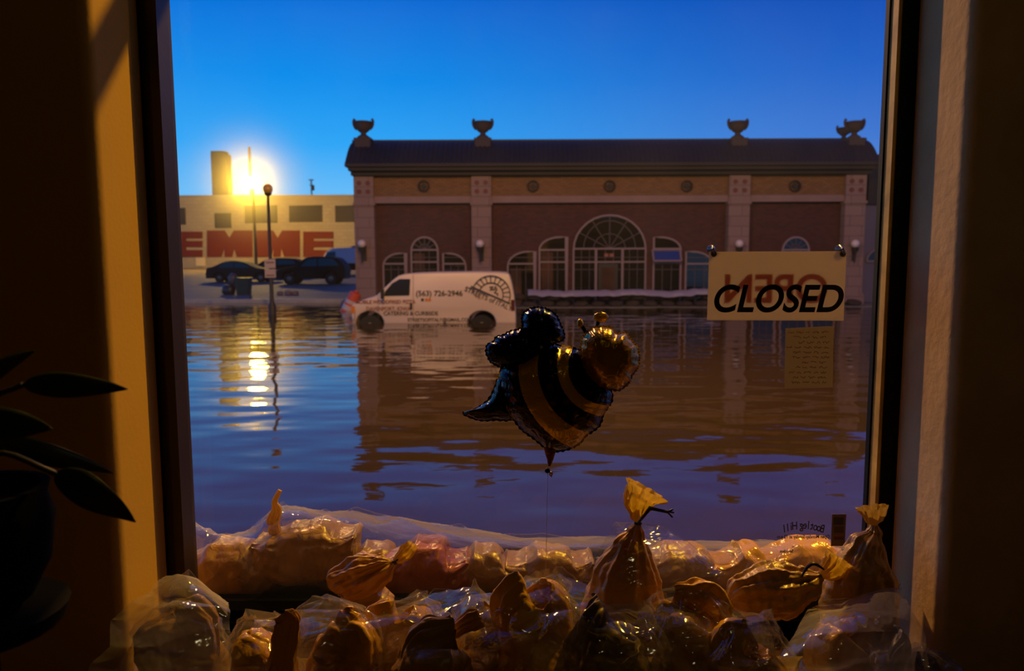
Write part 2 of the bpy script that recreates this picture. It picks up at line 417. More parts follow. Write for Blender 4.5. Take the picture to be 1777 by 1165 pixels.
# windows of the hall
def outline(xa, xb, zs, zt_, z0, kind):
    """opening outline: kind arch (full), ql (quarter rising to the right), qr"""
    pts = [(xa, z0)]
    K = 14
    if kind == 'arch':
        for k in range(K+1):
            a = PI - PI*k/K; pts.append(((xa+xb)/2+(xb-xa)/2*math.cos(a), zs+(zt_-zs)*math.sin(a)))
    elif kind == 'ql':
        for k in range(K//2+1):
            a = PI - PI/2*k/(K//2); pts.append((xa+(xb-xa)*.75+(xb-xa)*.75*math.cos(a), zs+(zt_-zs)*math.sin(a)))
        pts.append((xb, zt_))
    else:
        pts.append((xa, zt_))
        for k in range(K//2+1):
            a = PI/2 - PI/2*k/(K//2); pts.append((xa+(xb-xa)*.25+(xb-xa)*.75*math.cos(a), zs+(zt_-zs)*math.sin(a)))
    pts.append((xb, z0))
    return pts
YW = BY+.30
def window(pa, pb, pys, pyt, kind, trans, mull=(), fan=False, grid=True, curtain=False, skip_pane=None, y_base=-.3):
    xa, xb = BX(pa, 430, YW), BX(pb, 430, YW); zs, zt_ = BZ(pys, pa, YW), BZ(pyt, pa, YW)
    o = outline(xa, xb, zs, zt_, y_base, kind)
    fr = MB().strip(o, .075, YW-.09, YW+.02)
    for t__ in trans: fr.box(xa, xb, YW-.08, YW+.01, BZ(t__, pa, YW)-.035, BZ(t__, pa, YW)+.035)
    for m__ in mull: x = BX(m__, 430, YW); fr.box(x-.05, x+.05, YW-.09, YW+.01, y_base, BZ(trans[0], pa, YW))
    f_ = fr.build('window_frame', framem, hall)
    MB().prism(o, YW-.03, YW+.0).build('pane', glassd, f_)
    if curtain:
        MB().box(xa+.1, xa+(xb-xa)*.5, YW-.035, YW-.031, y_base, zs-.1).build('curtain', warmd, f_)
    mu = MB()
    if fan:
        cx = (xa+xb)/2; zc = BZ(trans[0], pa, YW)
        for a in (30, 60, 90, 120, 150):
            rr_ = .97
            ex, ez = cx+(xb-xa)/2*rr_*math.cos(R(a)), zc+(zt_-zc)*rr_*math.sin(R(a))
            mu.strip([(cx, zc), (ex, ez)], .03, YW-.055, YW-.02)
        mu.strip([(cx+(xb-xa)*.22*math.cos(PI*k/12), zc+(zt_-zc)*.45*math.sin(PI*k/12)) for k in range(13)], .03, YW-.055, YW-.02)
    if fan == 2:
        mu.strip([(cx+(xb-xa)*.36*math.cos(PI*k/14), zc+(zt_-zc)*.84*math.sin(PI*k/14)) for k in range(15)], .03, YW-.055, YW-.02)
    if grid:
        k = 3 if (pb-pa) < 70 else 9
        for i in range(1, k):
            if not fan or i not in (3, 6):
                x = xa+(xb-xa)*i/k; mu.box(x-.012, x+.012, YW-.05, YW-.02, y_base, zs if not fan else BZ(trans[0], pa, YW))
        for zz in (BZ(447, pa, YW), BZ(468, pa, YW)):
            mu.box(xa+.03, xb-.03, YW-.05, YW-.02, zz-.012, zz+.012)
    if mu.v: mu.build('glazing_bar', barm, f_)
    return f_
for off, cur in ((0, True), (643, False)):
    window(665+off, 704+off, 462, 440, 'ql', (458,), curtain=False)
    window(714+off, 760+off, 436, 412, 'arch', (434, 455), fan=True, curtain=cur)
    window(769+off, 808+off, 462, 440, 'qr', (458,))
window(881, 928, 462, 437, 'ql', (458,), curtain=True)
window(936, 983, 434, 412, 'ql', (434, 455), curtain=True)
window(995, 1120, 434, 374, 'arch', (432, 455), mull=(1034, 1080), fan=2)
window(1134, 1181, 434, 412, 'qr', (432, 457))
window(1190, 1238, 462, 437, 'qr', (458,))
# open awning sash of the window right of the entrance
a, c = BX(1134), BX(1182); z0_, z1_ = BZ(453, 1150, YW), BZ(434, 1150, YW)
fr = MB(); q = [(a, YW-.1, z1_), (c, YW-.1, z1_), (c, YW-.42, z0_), (a, YW-.42, z0_)]
sash = MB()
for i in range(4): sash.tube([q[i], q[(i+1) % 4]], .05, 6)
s_ = sash.build('awning_sash', framem, hall)
MB().add([(p[0], p[1]+.01, p[2]) for p in q]+[(p[0], p[1]+.03, p[2]) for p in q], [(0, 1, 2, 3), (7, 6, 5, 4), (0, 4, 5, 1), (1, 5, 6, 2), (2, 6, 7, 3), (3, 7, 4, 0)]).build('pane', glassb, s_)
# entrance door
a, c = BX(1040), BX(1074)
d_ = MB().box(a, c, YW-.06, YW-.03, -.3, BZ(458, 1050)).build('door', doorm, hall)
MB().box(a+.14, c-.14, YW-.075, YW-.06, .35, BZ(464, 1050)).build('door_glass', warmd, d_)
# house number above the door (small warm plate)
nb = at(1057, 443, YW-.12)
MB().box(nb.x-.2, nb.x-.03, nb.y-.01, nb.y+.03, nb.z-.07, nb.z+.07).box(nb.x+.02, nb.x+.2, nb.y-.01, nb.y+.03, nb.z-.07, nb.z+.07).build('small_plaque', M('warm_plaque', (150, 84, 56), .6), hall)
# wall sconces
globem = M('milk_glass_globe', (210, 186, 176), .3)
for px in (628, 833, 1283, 1484):
    c = at(px, 430, BY-.38)
    s_ = MB().tube([c+Vector((.05, .3, -.15)), c+Vector((.03, .1, -.28)), c+Vector((0, 0, -.1))], .035, 8)
    s_.lathe([(.03, -.62), (.05, -.4), (.05, -.2), (.14, -.08), (.16, .0), (.10, .02)], c, 14).box(c.x-.0, c.x+.14, c.y+.24, c.y+.34, c.z-.55, c.z+.1)
    s_ = s_.build('sconce', eavem, hall, smooth=40)
    MB().ball(c+Vector((0, 0, .16)), .17, 16).build('globe', globem, s_, smooth=60)
# neighbour at the right
nx0, nx1 = BX(1499, 430, BY+1.5), BX(1560, 430, BY+1.5)
nb_ = thing('low_building', ((nx0+nx1)/2, BY+6, -.5), 'lower grey building with a dark top against the right end of the brick hall', 'building')
MB().box(nx0, nx0+9, BY+1.5, BY+12, -.8, BZ(355, 1500, BY+1.5)).build('wall', M('bluish_render', (110, 96, 104), .8), nb_)
MB().box(nx0, nx0+9.2, BY+1.3, BY+12, BZ(355, 1500, BY+1.5), BZ(268, 1500, BY+1.3)).build('roof', eavem, nb_)
ya = BY+1.5; xa, xb = BX(1504, 430, ya), BX(1504, 430, ya)+1.5
f_ = MB().strip(outline(xa, xb, BZ(452, 1500, ya), BZ(430, 1500, ya), BZ(452, 1500, ya)-.05, 'arch'), .09, ya-.08, ya+.02, closed=True).build('window_frame', framem, nb_)
MB().prism(outline(xa, xb, BZ(452, 1500, ya), BZ(430, 1500, ya), BZ(452, 1500, ya)-.05, 'arch'), ya-.03, ya+.0).build('pane', glassd, f_)
# raised ledge in front of the hall carries sandbags
struct('pavement', MB().box(x0-.3, x1+3, BY-1.6, BY+1.4, -.8, .02), concm)
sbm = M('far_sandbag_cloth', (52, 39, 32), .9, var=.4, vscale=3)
def lump(c, s, seed, mat, name='sandbag', label=None, group=None):
    mb = MB().ball((0, 0, 0), 1, 14, (1, 1, 1)); rnd = random.Random(seed); off = Vector((rnd.random()*50, rnd.random()*50, 0))
    vs = []
    for v in mb.v:
        q = Vector([math.copysign(abs(k)**.75, k) for k in v]); n_ = noise.noise(q*1.3+off)*.22
        q *= 1+n_; vs.append(Vector((q.x*s[0], q.y*s[1], q.z*s[2]))+Vector(c))
    mb.v = vs
    return tag(mb.build(name, mat, smooth=80), label, 'sandbag', group)
rnd = random.Random(4)
k = 0; px = 897
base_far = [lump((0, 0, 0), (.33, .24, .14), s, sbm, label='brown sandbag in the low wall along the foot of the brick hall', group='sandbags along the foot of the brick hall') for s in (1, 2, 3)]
first = set()
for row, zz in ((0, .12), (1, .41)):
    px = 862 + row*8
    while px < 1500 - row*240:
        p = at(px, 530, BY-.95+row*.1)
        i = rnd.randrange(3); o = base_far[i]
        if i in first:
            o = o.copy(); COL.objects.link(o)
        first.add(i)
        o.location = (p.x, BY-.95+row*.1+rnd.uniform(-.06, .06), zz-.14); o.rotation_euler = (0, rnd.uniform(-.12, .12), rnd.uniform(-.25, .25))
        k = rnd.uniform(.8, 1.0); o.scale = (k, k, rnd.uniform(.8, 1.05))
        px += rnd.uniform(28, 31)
# grey sheeting over the sandbags
mb = MB(); n = 90
xa, xb = BX(915, 520), BX(1238, 520)
vs = []
for i in range(n+1):
    x = xa+(xb-xa)*i/n; h_ = .62+.10*noise.noise(Vector((x*.7, 0, 3)))+.04*noise.noise(Vector((x*3, 1, 3)))
    for y_, z_ in ((BY-.45, h_+.04), (BY-.75, h_+.06), (BY-1.12, h_), (BY-1.26, h_-.16+.08*noise.noise(Vector((x*2, 5, 0)))), (BY-1.24, h_-.18)):
        vs.append((x, y_, z_))
fs = [(i*5+j, i*5+j+1, (i+1)*5+j+1, (i+1)*5+j) for i in range(n) for j in range(4)]
mb.add(vs, fs)
o = mb.build('plastic_sheeting', M('grey_sheeting', (150, 138, 148), .5), smooth=80)
mdf = o.modifiers.new('thickness', 'SOLIDIFY'); mdf.thickness = .012
tag(o, 'grey plastic sheeting laid over the sandbags along the brick hall', 'sheeting')

# ---------------- white warehouse with red lettering ----------------
YB = 86
GLOW_DENSITY = .085
whm = brick_mat('white_painted_block', (164, 144, 116), (156, 137, 110), (134, 116, 92), bw=.8, rh=.4, ms=.012)
winm = M('dark_blind_window', (58, 46, 38), .7)
letm = M('red_wall_paint', (104, 30, 8), .8)
xa, xb = at(-300, 400, YB).x, at(760, 400, YB).x
ware = thing('white_warehouse', ((xa+xb)/2, YB+5, .9), 'long low white warehouse with huge dark red letters beyond the parking lot', 'building')
MB().box(xa, xb, YB, YB+10, .3, at(450, 341, YB).z).build('wall', whm, ware)
MB().box(xa-.1, xb+.1, YB-.12, YB+10, at(450, 341, YB).z, at(450, 338.5, YB).z).build('roof_edge', M('roof_flashing', (150, 140, 130), .6), ware)
for a, c, tp, bt in ((290, 322, 362, 389), (373, 401, 371, 395), (425, 481, 358, 386), (502, 559, 358, 384), (582, 640, 358, 384), (200, 250, 360, 386)):
    X0, Z1 = xz(a, tp, YB); X1, Z0 = xz(c, bt, YB)
    f_ = MB().strip([(X0, Z0), (X1, Z0), (X1, Z1), (X0, Z1)], .12, YB-.08, YB+.01, closed=True).build('window_frame', winm, ware)
    MB().box(X0, X1, YB-.04, YB, Z0, Z1).build('pane', winm, f_)
def letter(poly, name='letter'):
    mb = MB().prism([xz(px, py, YB-.12) for px, py in poly], YB-.10, YB-.005); return mb.build(name, letm, ware)
def E_(a, c): letter([(a, 402), (c, 402), (c, 414), (a+18, 414), (a+18, 418), (c, 418), (c, 429), (a+18, 429), (a+18, 434), (c, 434), (c, 446), (a, 446)][::-1])
def M_(a, c):
    m_ = (a+c)/2-1; letter([(a, 400), (m_-8, 400), (m_, 413), (m_+8, 400), (c, 400), (c, 446), (c-27, 446), (c-32, 431), (m_+5, 446), (m_-8, 446), (a+30, 431), (a+25, 446), (a, 446)][::-1])
E_(305, 351); M_(359, 438); M_(445, 520); E_(526, 578)
MB().box(at(340, 450, YB).x, at(356, 450, YB).x, YB-.1, YB, at(340, 462, YB).z, at(340, 447, YB).z).build('vent_panel', M('pale_vent', (206, 180, 130), .6), ware)
# chimney
p = at(380, 345, 98); Xc0, Zc = xz(365, 262, 98); Xc1 = at(393, 262, 98).x
ch = MB().box(Xc0, Xc1, 98, 99.6, 1, Zc-.35).box(Xc0+.05, Xc1-.25, 97.95, 99.4, Zc-.35, Zc)
tag(ch.build('chimney', brick_mat('chimney_brick', (88, 62, 42), (76, 54, 38), (90, 72, 54), bw=.4, rh=.16)), 'tall square brick chimney rising behind the white warehouse', 'chimney')
dkm = M('dark_pole_metal', (42, 34, 28), .6)
# distant mast above the lamp and utility pole
pm = at(432.5, 255, 104)
mb = MB().tube([(pm.x, pm.y, 1), (pm.x, pm.y, pm.z)], .17, 10).box(pm.x-.4, pm.x+.4, pm.y-.3, pm.y+.3, .9, 1.2)
tag(mb.build('smoke_stack', dkm), 'thin dark stack standing up straight above the glowing lamp', 'stack')
pu = at(540, 311, 150)
up = thing('utility_pole', (pu.x, 150, 1), 'distant utility pole with short crossarms above the warehouse roof', 'utility pole')
MB().tube([(pu.x, 150, 1), (pu.x, 150, pu.z)], [.2, .14], 8).build('pole', dkm, up)
MB().box(pu.x-.5, pu.x+.5, 149.9, 150.1, pu.z-.25, pu.z-.05).build('crossarm', dkm, up)
MB().box(pu.x-.35, pu.x+.35, 149.9, 150.1, pu.z-1.3, pu.z-1.1).build('crossarm', dkm, up)
MB().lathe([(.3, 0), (.3, 1.0)], (pu.x+.3, 150, pu.z-2.2), 10).build('transformer', dkm, up)

# ---------------- lamps ----------------
lm, t, b = newmat('sodium_lamp_glass')
b.inputs['Base Color'].default_value = (1, .8, .4, 1); b.inputs['Emission Color'].default_value = (1, .62, .06, 1); b.inputs['Emission Strength'].default_value = 400
ll = thing('parking_lot_lamp', (LAMPC.x+.15, 76.2, .8), 'tall parking lot lamp burning bright yellow in front of the warehouse', 'street lamp')
MB().tube([(LAMPC.x+.15, 76.2, .8), (LAMPC.x+.15, 76.2, LAMPC.z+.3)], [.16, .10], 10).build('pole', dkm, ll, smooth=50)
MB().tube([(LAMPC.x+.15, 76.2, LAMPC.z+.3), (LAMPC.x+.05, 76.0, LAMPC.z+.55), (LAMPC.x, 75.9, LAMPC.z+.5)], .08, 8).lathe([(.42, .28), (.36, .42), (.1, .5)], LAMPC, 16).build('arm', dkm, ll)
MB().ball(LAMPC, .7, 20, (1, 1, .75)).build('lamp_globe', lm, ll, smooth=80)
# post-top street lamp standing in the flood
hz, t, b = newmat('lamp_glow_scatter'); t.nodes.remove(b)  # scattering ball added around the lot lamp to imitate lens bloom
g = t.nodes.new('ShaderNodeTexCoord'); vl = t.nodes.new('ShaderNodeVectorMath'); vl.operation = 'LENGTH'; t.links.new(g.outputs['Object'], vl.inputs[0])
mr_ = t.nodes.new('ShaderNodeMapRange'); mr_.inputs['From Min'].default_value = 0; mr_.inputs['From Max'].default_value = 9.5; mr_.inputs['To Min'].default_value = 1; mr_.inputs['To Max'].default_value = 0
t.links.new(vl.outputs['Value'], mr_.inputs['Value'])
pw = t.nodes.new('ShaderNodeMath'); pw.operation = 'POWER'; pw.inputs[1].default_value = 3.2; t.links.new(mr_.outputs[0], pw.inputs[0])
ml = t.nodes.new('ShaderNodeMath'); ml.operation = 'MULTIPLY'; ml.inputs[1].default_value = GLOW_DENSITY; t.links.new(pw.outputs[0], ml.inputs[0])
vs_ = t.nodes.new('ShaderNodeVolumeScatter'); vs_.inputs['Color'].default_value = (1, .95, .9, 1); t.links.new(ml.outputs[0], vs_.inputs['Density'])
t.links.new(vs_.outputs[0], t.nodes['Material Output'].inputs['Volume'])
tag(MB().ball(LAMPC, 9.5, 24).build('haze', hz, origin=LAMPC), 'added scattering haze imitating the lens glow around the bright parking lot lamp', 'haze', kind='stuff')
pl = at(465, 340, 27)
sl = thing('street_lamp', (pl.x, 27, -.5), 'slim dark post lamp with amber globe and small signs standing in the flood water', 'street lamp')
MB().lathe([(.14, -.5), (.14, .3), (.075, .5), (.06, 2.2), (.05, at(465, 340, 27).z)], (pl.x, 27, 0), 14).build('pole', dkm, sl, smooth=40)
zg = at(465, 333, 27).z
MB().lathe([(.05, -.16), (.12, -.1), (.13, -.04)], (pl.x, 27, zg), 14).build('lamp_holder', dkm, sl, smooth=40)
MB().ball((pl.x, 27, zg+.10), .17, 18, (1, 1, 1.1)).build('lamp_globe', M('amber_globe', (190, 140, 40), .25), sl, smooth=80)
X0, Z1 = xz(459, 450, 26.9); X1, Z0 = xz(479, 482, 26.9)
pls = M('pale_sign_plate', (176, 150, 130), .6)
s1 = MB().box(X0, X1, 26.88, 26.90, Z0, Z0+(Z1-Z0)*.46).box(X0, X1, 26.88, 26.90, Z0+(Z1-Z0)*.52, Z1).build('sign_plate', pls, sl)
s1['label'] = 'two small pale sign plates'
MB().box(X0+.05, X1-.05, 26.875, 26.882, Z0+.06, Z0+.10).box(X0+.05, X1-.05, 26.875, 26.882, Z1-.14, Z1-.10).build('sign_line', redm, s1)
# ---------------- vehicles ----------------
tyre = M('tyre_rubber', (20, 18, 17), .85)
hubm = M('dull_hub', (96, 90, 84), .45, metal=.6)
carglass = M('car_glass', (12, 13, 15), .15, spec=.4)
lampam = M('amber_lens', (190, 110, 30), .25)
lampr = M('red_lens', (70, 16, 14), .3)
chromem = M('dull_chrome', (150, 146, 140), .3, metal=.9)
def smoothpoly(pts, it=1):
    for _ in range(it):
        q = []
        for i in range(len(pts)-1):
            a, c = Vector(pts[i]), Vector(pts[i+1])
            q += [tuple(a*.8+c*.2), tuple(a*.2+c*.8)]
        pts = [pts[0]]+q+[pts[-1]]
    return pts
def arch_bottom(xf, xr, L_, zb, za, r):
    """bottom edge from rear to front with wheel arches"""
    pts = [(L_, zb)]
    for xc in (xr, xf):
        for k in range(11):
            a = PI*k/10; pts.append((xc+r*math.cos(a), max(zb, zb+(za-zb)*math.sin(a)**.8)))
    pts.append((0, zb))
    return pts
def inset(poly, d):
    n = len(poly); area = sum(poly[i][0]*poly[(i+1) % n][1]-poly[(i+1) % n][0]*poly[i][1] for i in range(n)); s = 1 if area > 0 else -1
    o = []
    for i in range(n):
        a, b_, c = Vector(poly[i-1]), Vector(poly[i]), Vector(poly[(i+1) % n])
        t1, t2 = (b_-a), (c-b_)
        nn = (Vector((-t1.y, t1.x)).normalized() + Vector((-t2.y, t2.x)).normalized())
        o.append(tuple(b_+nn.normalized()*d*s if nn.length > 1e-6 else b_))
    return o
def vehicle(name, x, y, g, top, xf, xr, zb, za, rw, Wd, mat, label, cat, wins=(), flip=False, tumble=.12, ztum=1.0, smooth_it=1, dark_arch=.0):
    """side profile in (length, height); nose at length 0 pointing to -x; the seen side at y"""
    L_ = max(p[0] for p in top)
    prof = smoothpoly(top, smooth_it)
    body = prof[:] + arch_bottom(xf, xr, L_, zb, za, rw*1.18)
    T = lambda u, v, w_: ((x+(L_-u if flip else u)), y+w_, g+v)
    root = thing(name, (x+L_/2, y+Wd/2, g), label, cat)
    rings = []
    for dd, w_ in ((.16, 0.0), (.06, .015), (.015, .05), (0, .12), (0, Wd-.12), (.015, Wd-.05), (.06, Wd-.015), (.16, Wd)):
        q = inset(body, dd*.45)
        sd = 1 if w_ < Wd/2 else -1
        rings.append([T(u, v, w_ + sd*tumble*max(0, v-ztum)/1.0) for u, v in q])
    mb = MB().layers(rings[::-1] if not flip else rings)
    bodyo = mb.build('body', mat, root, smooth=38)
    for xc in (xf, xr):
        for w0, w1 in ((.02, .25), (Wd-.25, Wd-.02)):
            c = T(xc, rw, w0)
            wl = MB().lathe([(rw*.62, 0), (rw*.9, -.01), (rw, .04), (rw, w1-w0-.04), (rw*.9, w1-w0)], c, 26, axis='y').build('wheel', tyre, root, smooth=40)
            MB().lathe([(.03, -.02), (rw*.3, -.015), (rw*.6, .02), (rw*.6, .1)], c, 18, axis='y').build('hub', hubm, wl, smooth=40)
    for poly in wins:
        zc = [T(u, v, -.012 + tumble*max(0, v-ztum)) for u, v in poly]; z2 = [T(u, v, .05 + tumble*max(0, v-ztum)) for u, v in poly]
        MB().layers([zc, z2]).build('side_window', carglass, root)
    return root, T, L_
# the white delivery van standing hub deep in the water
VY = 23.4; s_v = 54.9
xv = at(608.6, 540, VY).x
G = -.53
white = M('white_van_paint', (188, 168, 156), .38, spec=.5)
def vp(px, py): a = at(px, py, VY); return (a.x-xv, a.z-G)
top = [vp(611, 558), vp(608.8, 548), vp(609.5, 531), vp(613, 526.5), vp(633, 519), vp(651, 515), vp(668, 498), vp(688, 479.5), vp(702, 475.5), vp(740, 473.3), vp(820, 472), vp(876, 473), vp(884, 476), vp(889, 492), vp(893, 515), vp(895.5, 540), vp(896, 556)]
uf, ur = vp(641, 541)[0], vp(836, 541)[0]
zb_v = .42
van, T, LV = vehicle('delivery_van', xv, VY, G, top, uf, ur, zb_v, vp(641, 541)[1]-.0, .38, 2.0, white,
    'white delivery van with pizza catering lettering standing wheel deep in the flood water', 'van',
    wins=[[vp(667, 514), vp(667.5, 507), vp(680, 492), vp(693, 484.5), vp(711.5, 484.5), vp(710.5, 513)]], tumble=.10, ztum=1.2)
ink = M('van_lettering_ink', (44, 36, 40), .5)
inkr = M('faded_red_ink', (120, 66, 56), .5)
def vside(px, py, off=-.004):
    u, v = vp(px, py); return Vector(T(u, v, off + .10*max(0, v-1.2)))
def vtxt(s, px, py, h, mat=ink, rz=0, sx=1, nm='lettering'):
    o = text(nm, s, mat, van, face(vside(px, py, -.008), rz), size=h, extrude=.002, sx=sx, offset=.004); return o
vtxt('(563) 726-2946', 762, 510, .24, sx=.98)
vtxt('MOBILE WOODFIRED PIZZA', 669, 524.5, .16, inkr, sx=.92)
vtxt('DAVENPORT, IOWA', 674, 536.5, .17, inkr, sx=.9)
vtxt('CATERING & CURBSIDE', 713, 544.5, .17, sx=.95)
vtxt('STREETSOFITALY@GMAIL.COM', 763, 555.6, .15, sx=.95)
# arch emblem with slanting bar
c = vside(852, 512, -.006)
e = MB(); an = R(-24)
def rotp(u, v): return (c.x+u*math.cos(an)-v*math.sin(an), c.z+u*math.sin(an)+v*math.cos(an))
yy = c.y
for rr_ in (.60, .38):
    e.strip([rotp(rr_*math.cos(PI*k/24), rr_*math.sin(PI*k/24)) for k in range(25)], .028, yy-.004, yy+.012)
for k in range(1, 11):
    a = PI*k/11; e.strip([rotp(.38*math.cos(a), .38*math.sin(a)), rotp(.60*math.cos(a), .60*math.sin(a))], .024, yy-.004, yy+.012)
e.strip([rotp(-.68, -.015), rotp(.66, -.015)], .055, yy-.005, yy+.012)
e.strip([rotp(-.14, .20), rotp(-.05, .26), rotp(-.08, .14), rotp(.03, .20), rotp(.02, .30), rotp(.10, .22), rotp(.08, .10), rotp(.17, .12), rotp(.20, .05)], .035, yy-.004, yy+.012)
e.build('emblem', ink, van)
q = rotp(-.02, -.15); text('lettering', 'STREETS of ITALY', ink, van, face((q[0], yy-.004, q[1]), an), size=.22, extrude=.002, offset=.003, sx=.95)
q = rotp(.06, -.26); text('lettering', 'MOBILE WOODFIRED PIZZA', inkr, van, face((q[0], yy+.01, q[1]), an), size=.08, extrude=.002)
for i, (px, mt) in enumerate(((733, ink), (740, lampam), (745.5, lampam))):
    p = vside(px, 520.5); MB().box(p.x-.04, p.x+.04, p.y-.006, p.y+.01, p.z-.045, p.z+.045).build('small_badge', mt, van)
# seams, handle, mirror, lights, bumpers
p0, p1 = vside(716.5, 477), vside(717.5, 553)
sm = MB().tube([vside(716.5, 477, -.003), vside(717, 515, -.003), vside(717.5, 553, -.003)], .007, 6).tube([vside(656, 517, -.003), vside(657, 553, -.003)], .006, 6).tube([vside(615, 549.5, -.003), vside(616, 549.7, -.003)], .004, 6)
sm.build('door_seam', M('seam_shadow_gap', (90, 76, 70), .8), van)
p = vside(713.5, 532); MB().box(p.x-.035, p.x+.035, p.y-.03, p.y+.02, p.z-.09, p.z+.09).build('door_handle', tyre, van)
p = vside(666, 512); mb = MB().obox(p+Vector((-.02, -.16, .04)), (.08, .2, .30)).tube([p, p+Vector((-.02, -.1, .0))], .02, 6)
mb.build('wing_mirror', tyre, van, smooth=40)
for px, py, dz, mt, nm in ((612.5, 537.5, .11, lampam, 'turn_signal'), (890.0, 530, .17, lampr, 'tail_light')):
    p = vside(px, py); MB().box(p.x-.055, p.x+.055, p.y-.012, p.y+.08, p.z-dz, p.z+dz).build(nm, mt, van)
a0 = T(0, .62, 0); MB().box(xv-.06, xv+.10, VY+.02, VY+1.98, .06, .22).build('front_bumper', chromem, van)
MB().box(xv+LV-.08, xv+LV+.10, VY+.06, VY+1.94, -.02, .14).build('rear_bumper', tyre, van)
# windscreen
a_, c_ = vp(653, 513), vp(688, 479.8)
ws = MB().layers([[T(a_[0]-.02, a_[1]+.02, .16), T(a_[0]-.02, a_[1]+.02, 1.84), T(c_[0]-.03, c_[1]-.04, 1.72), T(c_[0]-.03, c_[1]-.04, .28)],
                  [T(a_[0]+.03, a_[1]+.0, .16), T(a_[0]+.03, a_[1]+.0, 1.84), T(c_[0]+.02, c_[1]-.08, 1.72), T(c_[0]+.02, c_[1]-.08, .28)]])
ws.build('windscreen', carglass, van)

dark = M('dark_car_paint', (24, 21, 21), .7, spec=.3)
dark2 = M('near_black_paint', (14, 12, 11), .7, spec=.2)
silver = M('silver_grey_paint', (110, 104, 104), .3, metal=.3)
whitev = M('white_cargo_paint', (168, 160, 168), .4)
sedan = [(0, .42), (.02, .72), (.25, .84), (1.25, .98), (2.0, 1.38), (2.6, 1.45), (3.3, 1.38), (4.0, 1.05), (4.45, .98), (4.52, .6), (4.5, .42)]
hatch = [(0, .40), (.03, .74), (.9, .98), (1.6, 1.4), (2.6, 1.5), (3.7, 1.46), (4.2, 1.15), (4.35, .9), (4.35, .4)]
suv = [(0, .5), (.03, 1.0), (.9, 1.16), (1.45, 1.22), (2.15, 1.78), (3.0, 1.86), (4.4, 1.82), (4.95, 1.3), (5.05, 1.0), (5.02, .5)]
def lotg(Y): return .10+.52*(Y-34.55)/(60-34.55) if Y < 60 else .62+.38*(Y-60)/32
Y_ = 50
vehicle('parked_car', at(356, 480, Y_).x, Y_, lotg(Y_), sedan, .85, 3.6, .28, .66, .32, 1.75, dark, 'dark sedan facing right in the lot, leftmost of the parked cars', 'car',
    wins=[[(1.5, .98), (2.05, 1.3), (2.55, 1.36), (2.55, .98)], [(2.62, .98), (2.62, 1.36), (3.25, 1.3), (3.7, 1.0)]], flip=True)
Y_ = 56
vehicle('parked_car', at(424, 470, Y_).x, Y_, lotg(Y_), hatch, .8, 3.5, .28, .66, .32, 1.75, dark2, 'dark car parked behind the leftmost sedan, half hidden by the lamp post', 'car',
    wins=[[(1.3, .98), (1.7, 1.3), (2.4, 1.4), (2.4, .98)], [(2.48, .98), (2.48, 1.4), (3.6, 1.36), (3.9, 1.05)]])
Y_ = 47
vehicle('parked_car', at(478, 480, Y_).x, Y_, lotg(Y_), [(a*.86, b*.95) for a, b in suv], .85, 3.45, .36, .84, .38, 1.9, dark2, 'big black sport utility car right of the lamp post in the lot', 'car',
    wins=[[(1.6, 1.16), (2.0, 1.58), (2.6, 1.66), (2.6, 1.16)], [(2.68, 1.16), (2.68, 1.66), (3.6, 1.62), (4.0, 1.2)]])
Y_ = 60
cargo = [(0, .45), (0, .95), (.5, 1.15), (1.0, 1.9), (1.4, 2.15), (2.2, 2.2), (5.1, 2.2), (5.3, 2.1), (5.35, .45)]
vehicle('parked_van', at(545, 460, Y_).x, Y_, lotg(Y_), cargo, .95, 4.2, .4, .9, .38, 2.0, whitev, 'pale cargo van parked behind the black car at the corner of the brick hall', 'van',
    wins=[[(.75, 1.2), (1.1, 1.85), (1.7, 1.9), (1.7, 1.2)]])
Y_ = 80
vehicle('parked_car', at(585, 440, Y_).x, Y_, at(590, 449, Y_).z-.0, hatch, .8, 3.5, .28, .66, .32, 1.75, silver, 'grey car roof showing above the pale cargo van', 'car',
    wins=[[(1.3, .98), (1.7, 1.3), (2.4, 1.4), (2.4, .98)]], )
struct('trim_3', MB().box(at(575, 440, 78).x, at(760, 440, 78).x, 78, 83.5, .5, at(590, 449, 80).z), asph)
# bins, barrel and clutter on the shore
Y_ = 38.5; g_ = lotg(Y_)
p = at(423, 500, Y_)
bn = thing('rubbish_bin', (p.x, Y_, g_), 'dark green wheeled bin on the lot in front of the parked cars', 'bin')
grn = M('dark_green_plastic', (34, 48, 38), .5)
zt_ = at(423, 482, Y_).z
MB().layers([[(p.x-.28, Y_-.28, g_), (p.x+.28, Y_-.28, g_), (p.x+.28, Y_+.28, g_), (p.x-.28, Y_+.28, g_)], [(p.x-.34, Y_-.34, zt_-.08), (p.x+.34, Y_-.34, zt_-.08), (p.x+.34, Y_+.34, zt_-.08), (p.x-.34, Y_+.34, zt_-.08)]]).build('bin_body', grn, bn)
MB().box(p.x-.36, p.x+.36, Y_-.36, Y_+.36, zt_-.08, zt_).build('lid', grn, bn)
p = at(397, 500, Y_)
lump((p.x, Y_, g_+.22), (.34, .3, .30), 9, M('dark_rubbish_bag', (40, 36, 44), .4), 'rubbish_bag', 'dark slumped rubbish bag leaning left of the green bin', None)['category'] = 'rubbish bag'
p = at(404, 484, 38.6)
lump((p.x, 38.6, g_+.78), (.22, .2, .3), 12, M('grey_rubbish_bag', (84, 72, 74), .4), 'rubbish_bag', 'greyish rubbish bag on top of the dark one by the green bin', None)['category'] = 'rubbish bag'
orangem = M('orange_barrel_plastic', (196, 70, 38), .5)
p = at(608, 500, 29)
ba = thing('traffic_barrel', (p.x, 29, -.45), 'toppled orange and white traffic barrel behind the nose of the white van', 'traffic barrel')
bz = at(606, 505, 29).z
tl = Matrix.Rotation(R(24), 3, 'Y')
